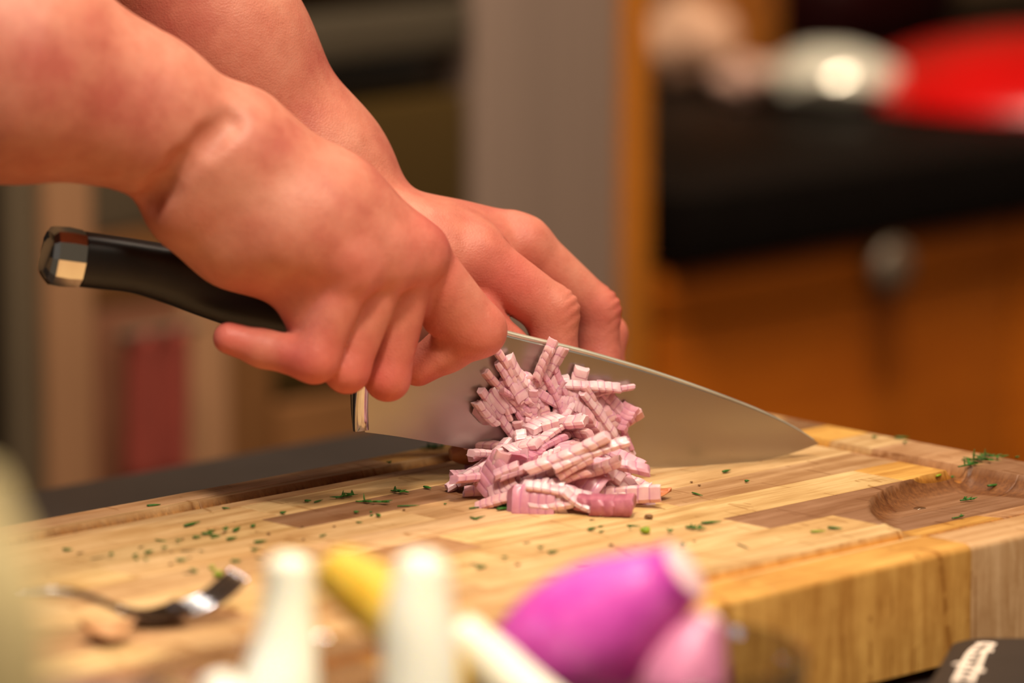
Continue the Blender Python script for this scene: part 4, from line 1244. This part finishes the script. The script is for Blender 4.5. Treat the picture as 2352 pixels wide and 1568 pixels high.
herbs(500, 1150, 0.59524, [
    (1245, 193, 36, 0, 'c'), (1295, 203, 38, 8, 't'), (1105, 230, 34, 0, 'c'), (1000, 250, 50, -6, 'd'), (1020, 262, 40, 10, 't'), (1160, 250, 22, 0, 'b'), (1195, 165, 30, 8, 'd'), (1520, 175, 22, 0, 'b'), (1415, 248, 60, 5, 'd')])

# ------------------------------------------------------------------ fork
def fork():
    root = empty('fork', onz(330, 1432), 'silver fork lying tines right at the left of the board', 'fork')
    # a side line along the board's length: (a cm from the bowl's lowest point, height cm, half width cm)
    base = onz(345, 1437)
    ax = EA * 0.93 + np.array([1, 0, 0]) * 0.25; ax /= np.linalg.norm(ax)
    ax = np.array([math.cos(R(24)), math.sin(R(24)), 0]); sd = np.array([-ax[1], ax[0], 0])
    line = resample([(-15.5, 0.35, 0.75), (-12, 0.9, 0.6), (-8, 1.4, 0.42), (-5, 1.65, 0.32), (-3.2, 1.55, 0.30), (-1.9, 1.1, 0.36), (-0.9, 0.55, 0.6), (0, 0.25, 0.9), (0.8, 0.3, 1.0), (1.3, 0.48, 1.0)], 60)
    V, Fc = [], []
    for (x, z, w) in line:
        p = base + ax * x / 100 + UP * z / 100
        th = 0.0015
        for q in range(12):
            a, b = math.cos(math.pi * q / 6), math.sin(math.pi * q / 6)
            V.append(p + sd * a * w / 100 + UP * (b * th + (0.0018 * a * a if x > -1.2 else 0)))
    m = len(line)
    for i in range(m - 1):
        for q in range(12):
            Fc.append((i * 12 + q, i * 12 + (q + 1) % 12, (i + 1) * 12 + (q + 1) % 12, (i + 1) * 12 + q))
    Fc.append(tuple(range(12))[::-1]); Fc.append(tuple((m - 1) * 12 + q for q in range(12)))
    link('handle', autosmooth(fix_normals(mesh_np('handle', V, Fc)), 75), M_FORK, root)
    for q in (-0.78, -0.26, 0.26, 0.78):
        pts = resample([base + ax * x / 100 + sd * q / 100 + UP * z / 100 for x, z in ((1.2, 0.46), (1.8, 0.58), (2.4, 0.84), (3.0, 1.24), (3.4, 1.60))], 12)
        link('tine', sweep('tine', pts, [0.0014] * 9 + [0.0013, 0.0011, 0.0006], 10, [0.0012] * 9 + [0.0011, 0.0009, 0.0005]), M_FORK, root)
fork()
flake('shallot_skin', 245, 1462, 0.010, 0.010, 20, plain('pale_brown_skin', (186, 136, 90), 0.5, 0, 0.2, 120), 'curled brown shallot skin lying in front of the fork', 'shallot skin', 0.004, 0.002)

# ------------------------------------------------------------------ foreground: bowls, stalks, peeled shallot
def glass():
    k = NT('clear_glass')
    tr = k.n('ShaderNodeBsdfTransparent'); tr.inputs[0].default_value = (0.74, 0.73, 0.70, 1)
    gl = k.n('ShaderNodeBsdfGlossy'); gl.inputs['Roughness'].default_value = 0.04; gl.inputs[0].default_value = (1, 1, 1, 1)
    lw = k.n('ShaderNodeLayerWeight'); lw.inputs[0].default_value = 0.5
    pw = k.n('ShaderNodeMath', operation='POWER'); k.l(lw.outputs['Facing'], pw.inputs[0]); pw.inputs[1].default_value = 3.0
    fr = k.n('ShaderNodeMapRange'); k.l(pw.outputs[0], fr.inputs[0]); fr.inputs[3].default_value = 0.04; fr.inputs[4].default_value = 0.9
    mx = k.n('ShaderNodeMixShader')
    k.l(fr.outputs[0], mx.inputs[0]); k.l(tr.outputs[0], mx.inputs[1]); k.l(gl.outputs[0], mx.inputs[2])
    k.l(mx.outputs[0], k.t.nodes['Material Output'].inputs[0])
    return k.m
M_GLASS = glass()
def glass_bowl(c, r, h, label):
    th = 0.0022
    prof = [(0.001, 0.0), (r * 0.55, 0.0), (r * 0.72, h * 0.12), (r * 0.88, h * 0.42), (r * 0.97, h * 0.8), (r, h - 0.001), (r - th * 0.5, h), (r - th, h - 0.001), (r * 0.97 - th, h * 0.8), (r * 0.88 - th, h * 0.44), (r * 0.72 - th, h * 0.16), (r * 0.5, 0.004), (0.001, 0.004)]
    o = link('glass_bowl', lathe('glass_bowl', prof, 64), M_GLASS, None, c)
    return tag(o, label, 'bowl')
ZB = ZTOP + 0.0005
def bowl_at(px, py, depth, r, label):
    """a bowl standing on the worktop whose rim centre is seen at that pixel"""
    p = at(px, py, depth)
    glass_bowl((p[0], p[1], ZB), r, p[2] - ZB, label)
    return p
# small bowl with the peeled shallot
cb = bowl_at(1490, 1495, 1.715, 0.0525, 'small clear glass bowl holding the peeled magenta shallot')
sb = bowl_at(745, 1560, 1.65, 0.0615, 'clear glass bowl holding the pale cream stalks')

k = NT('magenta_shallot'); v = k.coords((1, 1, 1))
nz = k.noise(v, 60, 4, 0.6, 1.0)
k.color(k.ramp(nz, [(0.3, s2l((190, 52, 160))), (0.7, s2l((218, 96, 186)))])); k.set(Roughness=0.3, Subsurface_Weight=0.15, Subsurface_Scale=0.004, Coat_Weight=0.2)
k.b.inputs['Subsurface Radius'].default_value = (1, 0.3, 0.7)
M_MAG = k.m
M_PALEMAG = plain('pale_shallot_layer', (196, 118, 150), 0.4, 0, 0.25, 40, 0, (3, 3, 0.4))
M_CUT = plain('cut_shallot_end', (238, 196, 196), 0.4, 0, 0.08, 150)
def peeled(nm, rows, depth, label, mat, capmat, n=40):
    rr = resample(rows, 36)
    pts = [at(x, y, depth + dz) for x, y, r, dz in rr]
    rad = [pxm(p, q[2]) for p, q in zip(pts, rr)]
    root = empty(nm, pts[12], label, 'shallot')
    link('bulb', sweep('bulb', pts, rad, n), mat, root)
    # layered cut end
    t = pts[-1] - pts[-2]; t /= np.linalg.norm(t)
    for i, f in enumerate((0.93, 0.66, 0.38)):
        q = pts[-1] + t * 0.0004 * (i + 1)
        link('cut_layer', sweep('cut_layer', [pts[-1] - t * 0.001, q, q + t * 0.0006], [rad[-1] * f, rad[-1] * f, rad[-1] * (f - 0.12)], 24), capmat, root)
    return root
peeled('peeled_shallot', [(1165, 1655, 60, 0.02), (1190, 1600, 120, 0.015), (1290, 1500, 155, 0.005), (1400, 1425, 150, 0.0), (1490, 1365, 112, -0.005), (1540, 1332, 84, -0.008), (1572, 1310, 74, -0.01)], 1.70, 'glossy magenta peeled shallot with a cut end in a small glass bowl', M_MAG, M_CUT)
peeled('peeled_shallot', [(1500, 1850, 50, 0.02), (1520, 1780, 100, 0.025), (1556, 1650, 104, 0.03), (1574, 1560, 100, 0.03), (1602, 1480, 72, 0.03), (1634, 1422, 34, 0.03)], 1.655, 'pale pink shallot half leaning against the magenta shallot', M_PALEMAG, M_CUT)

peeled('peeled_shallot', [(1300, 1770, 50, 0), (1350, 1762, 100, 0), (1440, 1756, 125, 0), (1520, 1750, 110, 0), (1590, 1742, 60, 0)], 1.725, 'magenta shallot lowest in the small glass bowl', M_MAG, M_CUT)
k = NT('cream_stalk'); v = k.coords((1, 1, 1))
nz = k.noise(v, 30, 3, 0.6)
k.color(k.ramp(nz, [(0.3, s2l((246, 238, 212))), (0.7, s2l((252, 248, 236)))])); k.set(Roughness=0.35, Subsurface_Weight=0.3, Subsurface_Scale=0.006)
k.b.inputs['Subsurface Radius'].default_value = (1, 0.9, 0.5)
M_STALK = k.m
k = NT('yellow_green_stalk'); nz = k.noise(k.coords(), 30, 3, 0.6)
k.color(k.ramp(nz, [(0.3, s2l((204, 160, 40))), (0.7, s2l((228, 196, 92)))])); k.set(Roughness=0.35, Subsurface_Weight=0.2, Subsurface_Scale=0.006)
M_YSTALK = k.m
def stalk(rows, depth, label, m=M_STALK, flare=None):
    rr = resample(rows, 28)
    pts = [at(x, y, depth + dz) for x, y, r, dz in rr]
    rad = [pxm(p, q[2]) for p, q in zip(pts, rr)]
    # round the top end
    t = pts[-1] - pts[-2]; t /= np.linalg.norm(t)
    r0 = rad[-1]
    for a in (25, 50, 72, 86):
        pts.append(pts[27] + t * r0 * 0.55 * math.sin(R(a))); rad.append(r0 * math.cos(R(a)))
    root = empty('pale_stalk', pts[0], label, 'vegetable', 'pale stalks')
    link('stalk_body', sweep('stalk_body', pts, rad, 28), m, root)
    q = [pts[0] + (pts[0] - pts[1]) * s for s in (0.0, 0.4, 0.8)]
    link('root_base', sweep('root_base', q, [rad[0] * 0.98, rad[0] * 0.8, rad[0] * 0.4], 20), m, root)
stalk([(640, 1960, 110, 0.0), (622, 1800, 122, 0.0), (618, 1680, 120, 0.0), (640, 1580, 98, 0.0), (655, 1480, 74, 0), (662, 1380, 58, 0), (664, 1300, 56, 0)], 1.66, 'pale cream stalk with a flared foot, leftmost in the glass bowl')
stalk([(880, 1960, 88, 0.0), (930, 1820, 92, 0.0), (962, 1690, 92, 0.0), (966, 1560, 90, 0.0), (962, 1440, 84, 0), (966, 1350, 70, 0), (972, 1300, 62, 0)], 1.62, 'upright thick white stalk, middle of the glass bowl')
stalk([(1010, 1640, 66, -0.045), (1000, 1545, 76, -0.04), (940, 1440, 80, -0.025), (855, 1370, 78, -0.01), (780, 1316, 64, 0.0)], 1.69, 'yellow-green stalk lying across behind the thick white stalk', M_YSTALK)
stalk([(1410, 1840, 60, 0.02), (1360, 1770, 72, 0.01), (1290, 1680, 74, 0.0), (1190, 1590, 70, 0.0), (1120, 1515, 60, 0.0), (1060, 1455, 48, 0.0)], 1.655, 'pale yellow stalk slanting down beside the magenta shallot')
stalk([(760, 1980, 60, 0), (680, 1850, 66, 0), (560, 1690, 66, 0), (516, 1615, 62, 0), (500, 1570, 46, 0)], 1.61, 'short cream stalk tip at the lower left of the bowl')
# very near, at the left edge of the picture
M_DIM = plain('dull_cream_bulb', (220, 196, 140), 0.6, 0, 0.12, 60)
stalk([(-70, 2940, 140, 0), (-66, 2400, 150, 0), (-60, 1850, 165, 0), (-50, 1600, 175, 0), (-40, 1480, 165, 0), (-36, 1350, 140, 0), (-50, 1230, 100, 0), (-70, 1110, 66, 0)], 1.25, 'blurred pale bulb and stalk very close at the left edge', M_DIM)
q = at(150, 1630, 1.52)
prof = [(0.001, 0.0), (0.022, 0.0), (0.024, 0.004), (0.036, 0.03), (0.0395, 0.055), (0.038, 0.056), (0.034, 0.03), (0.02, 0.006), (0.001, 0.005)]
sc_ = (q[2] - ZB) / 0.056
tag(link('small_bowl', lathe('small_bowl', [(r, z * sc_) for r, z in prof], 48), plain('mauve_grey_glaze', (190, 160, 150), 0.4, 0, 0.05, 20), None, (q[0], q[1], ZB)), 'blurred mauve-grey bowl very close at the lower left edge', 'bowl')

# flat black case with white script in front of the board
def case():
    z1 = ZTOP + 0.0178
    root = empty('flat_case', onz(2300, 1530, ZTOP), 'flat black case with white script lettering in front of the board', 'case')
    tl = onz(2192, 1462, z1)
    ex = np.array([1.0, 0, 0]); ey = -(onz(2120, 1585, z1) - tl); ey[2] = 0; ey /= np.linalg.norm(ey)
    n = np.array([1.0, 0, 0])
    bm = bmesh.new()
    W, Ln, rc = 0.075, 0.15, 0.010
    out = []
    for (cx, cy, a0_) in ((rc, -rc, 90), (rc, -Ln + rc, 180), (W - rc, -Ln + rc, 270), (W - rc, -rc, 0)):
        for q in range(7):
            a = R(a0_ + q * 15)
            out.append((cx + rc * math.cos(a), cy + rc * math.sin(a)))
    rings = []
    for (zz, ins) in ((ZTOP + 0.0003, 0.001), (ZTOP + 0.0015, 0.0), (z1 - 0.0025, 0.0), (z1 - 0.0008, 0.0006), (z1, 0.0024)):
        row = []
        for (x, y) in out:
            cx, cy = W / 2, -Ln / 2
            f = 1 - ins / (W / 2)
            g = 1 - ins / (Ln / 2)
            p = np.array([tl[0], tl[1], 0]) + ex * (cx + (x - cx) * f) + ey * (cy + (y - cy) * g)
            row.append(bm.verts.new((p[0], p[1], zz)))
        rings.append(row)
    N = len(out)
    for i in range(len(rings) - 1):
        for q in range(N):
            bm.faces.new((rings[i][q], rings[i][(q + 1) % N], rings[i + 1][(q + 1) % N], rings[i + 1][q]))
    bm.faces.new(rings[0][::-1]); bm.faces.new(rings[-1])
    bmesh.ops.recalc_face_normals(bm, faces=bm.faces)
    me = bpy.data.meshes.new('case_body'); bm.to_mesh(me); bm.free(); autosmooth(me, 40)
    link('case_body', me, plain('matt_black_plastic', (40, 30, 25), 0.5, 0, 0.1, 40), root)
    M = plain('white_print', (250, 226, 206), 0.5, 0, 0.02, 40)
    S = [[(1400, 1300), (1470, 1150), (1545, 1000), (1610, 850), (1660, 730), (1700, 690)],
         [(1100, 1300), (1190, 1100), (1270, 940), (1340, 810), (1400, 730), (1500, 650), (1620, 615)],
         [(1490, 612), (1640, 596), (1820, 606)], [(1820, 606), (1770, 640), (1660, 650)], [(1700, 680), (1760, 700), (1745, 745)],
         [(1090, 975), (1170, 955), (1280, 960), (1400, 985)], [(1520, 1050), (1580, 1055), (1610, 1085), (1570, 1105)],
         [(1300, 905), (1400, 900), (1480, 870)], [(1340, 830), (1440, 815), (1500, 830)], [(1250, 990), (1370, 1000), (1480, 1010)],
         [(1210, 1080), (1330, 1060), (1440, 1090)], [(1170, 1170), (1290, 1150), (1400, 1180)], [(1120, 1250), (1240, 1230), (1360, 1260)], [(1400, 730), (1480, 760), (1600, 720)]]
    for st in S:
        pts = resample([onz(2050 + x * 0.1284, 1400 + y * 0.1284, z1 + 0.0003) for x, y in st], 12)
        link('script_stroke', sweep('script_stroke', pts, 0.00095, 6, 0.0003), M, root)
case()
# juice drop in the well
dp = onz(2113, 1168, -0.0078)
bm = bmesh.new(); bmesh.ops.create_uvsphere(bm, u_segments=16, v_segments=8, radius=1)
for v in bm.verts: v.co = (v.co.x * 0.0028, v.co.y * 0.003, max(v.co.z, 0) * 0.0009)
me = bpy.data.meshes.new('juice_drop'); bm.to_mesh(me); bm.free()
me.polygons.foreach_set('use_smooth', [True] * len(me.polygons))
tag(link('juice_drop', me, M_GLASS, None, (dp[0], dp[1], -0.0079)), 'shiny drop of juice on the floor of the pouring well', 'drop')
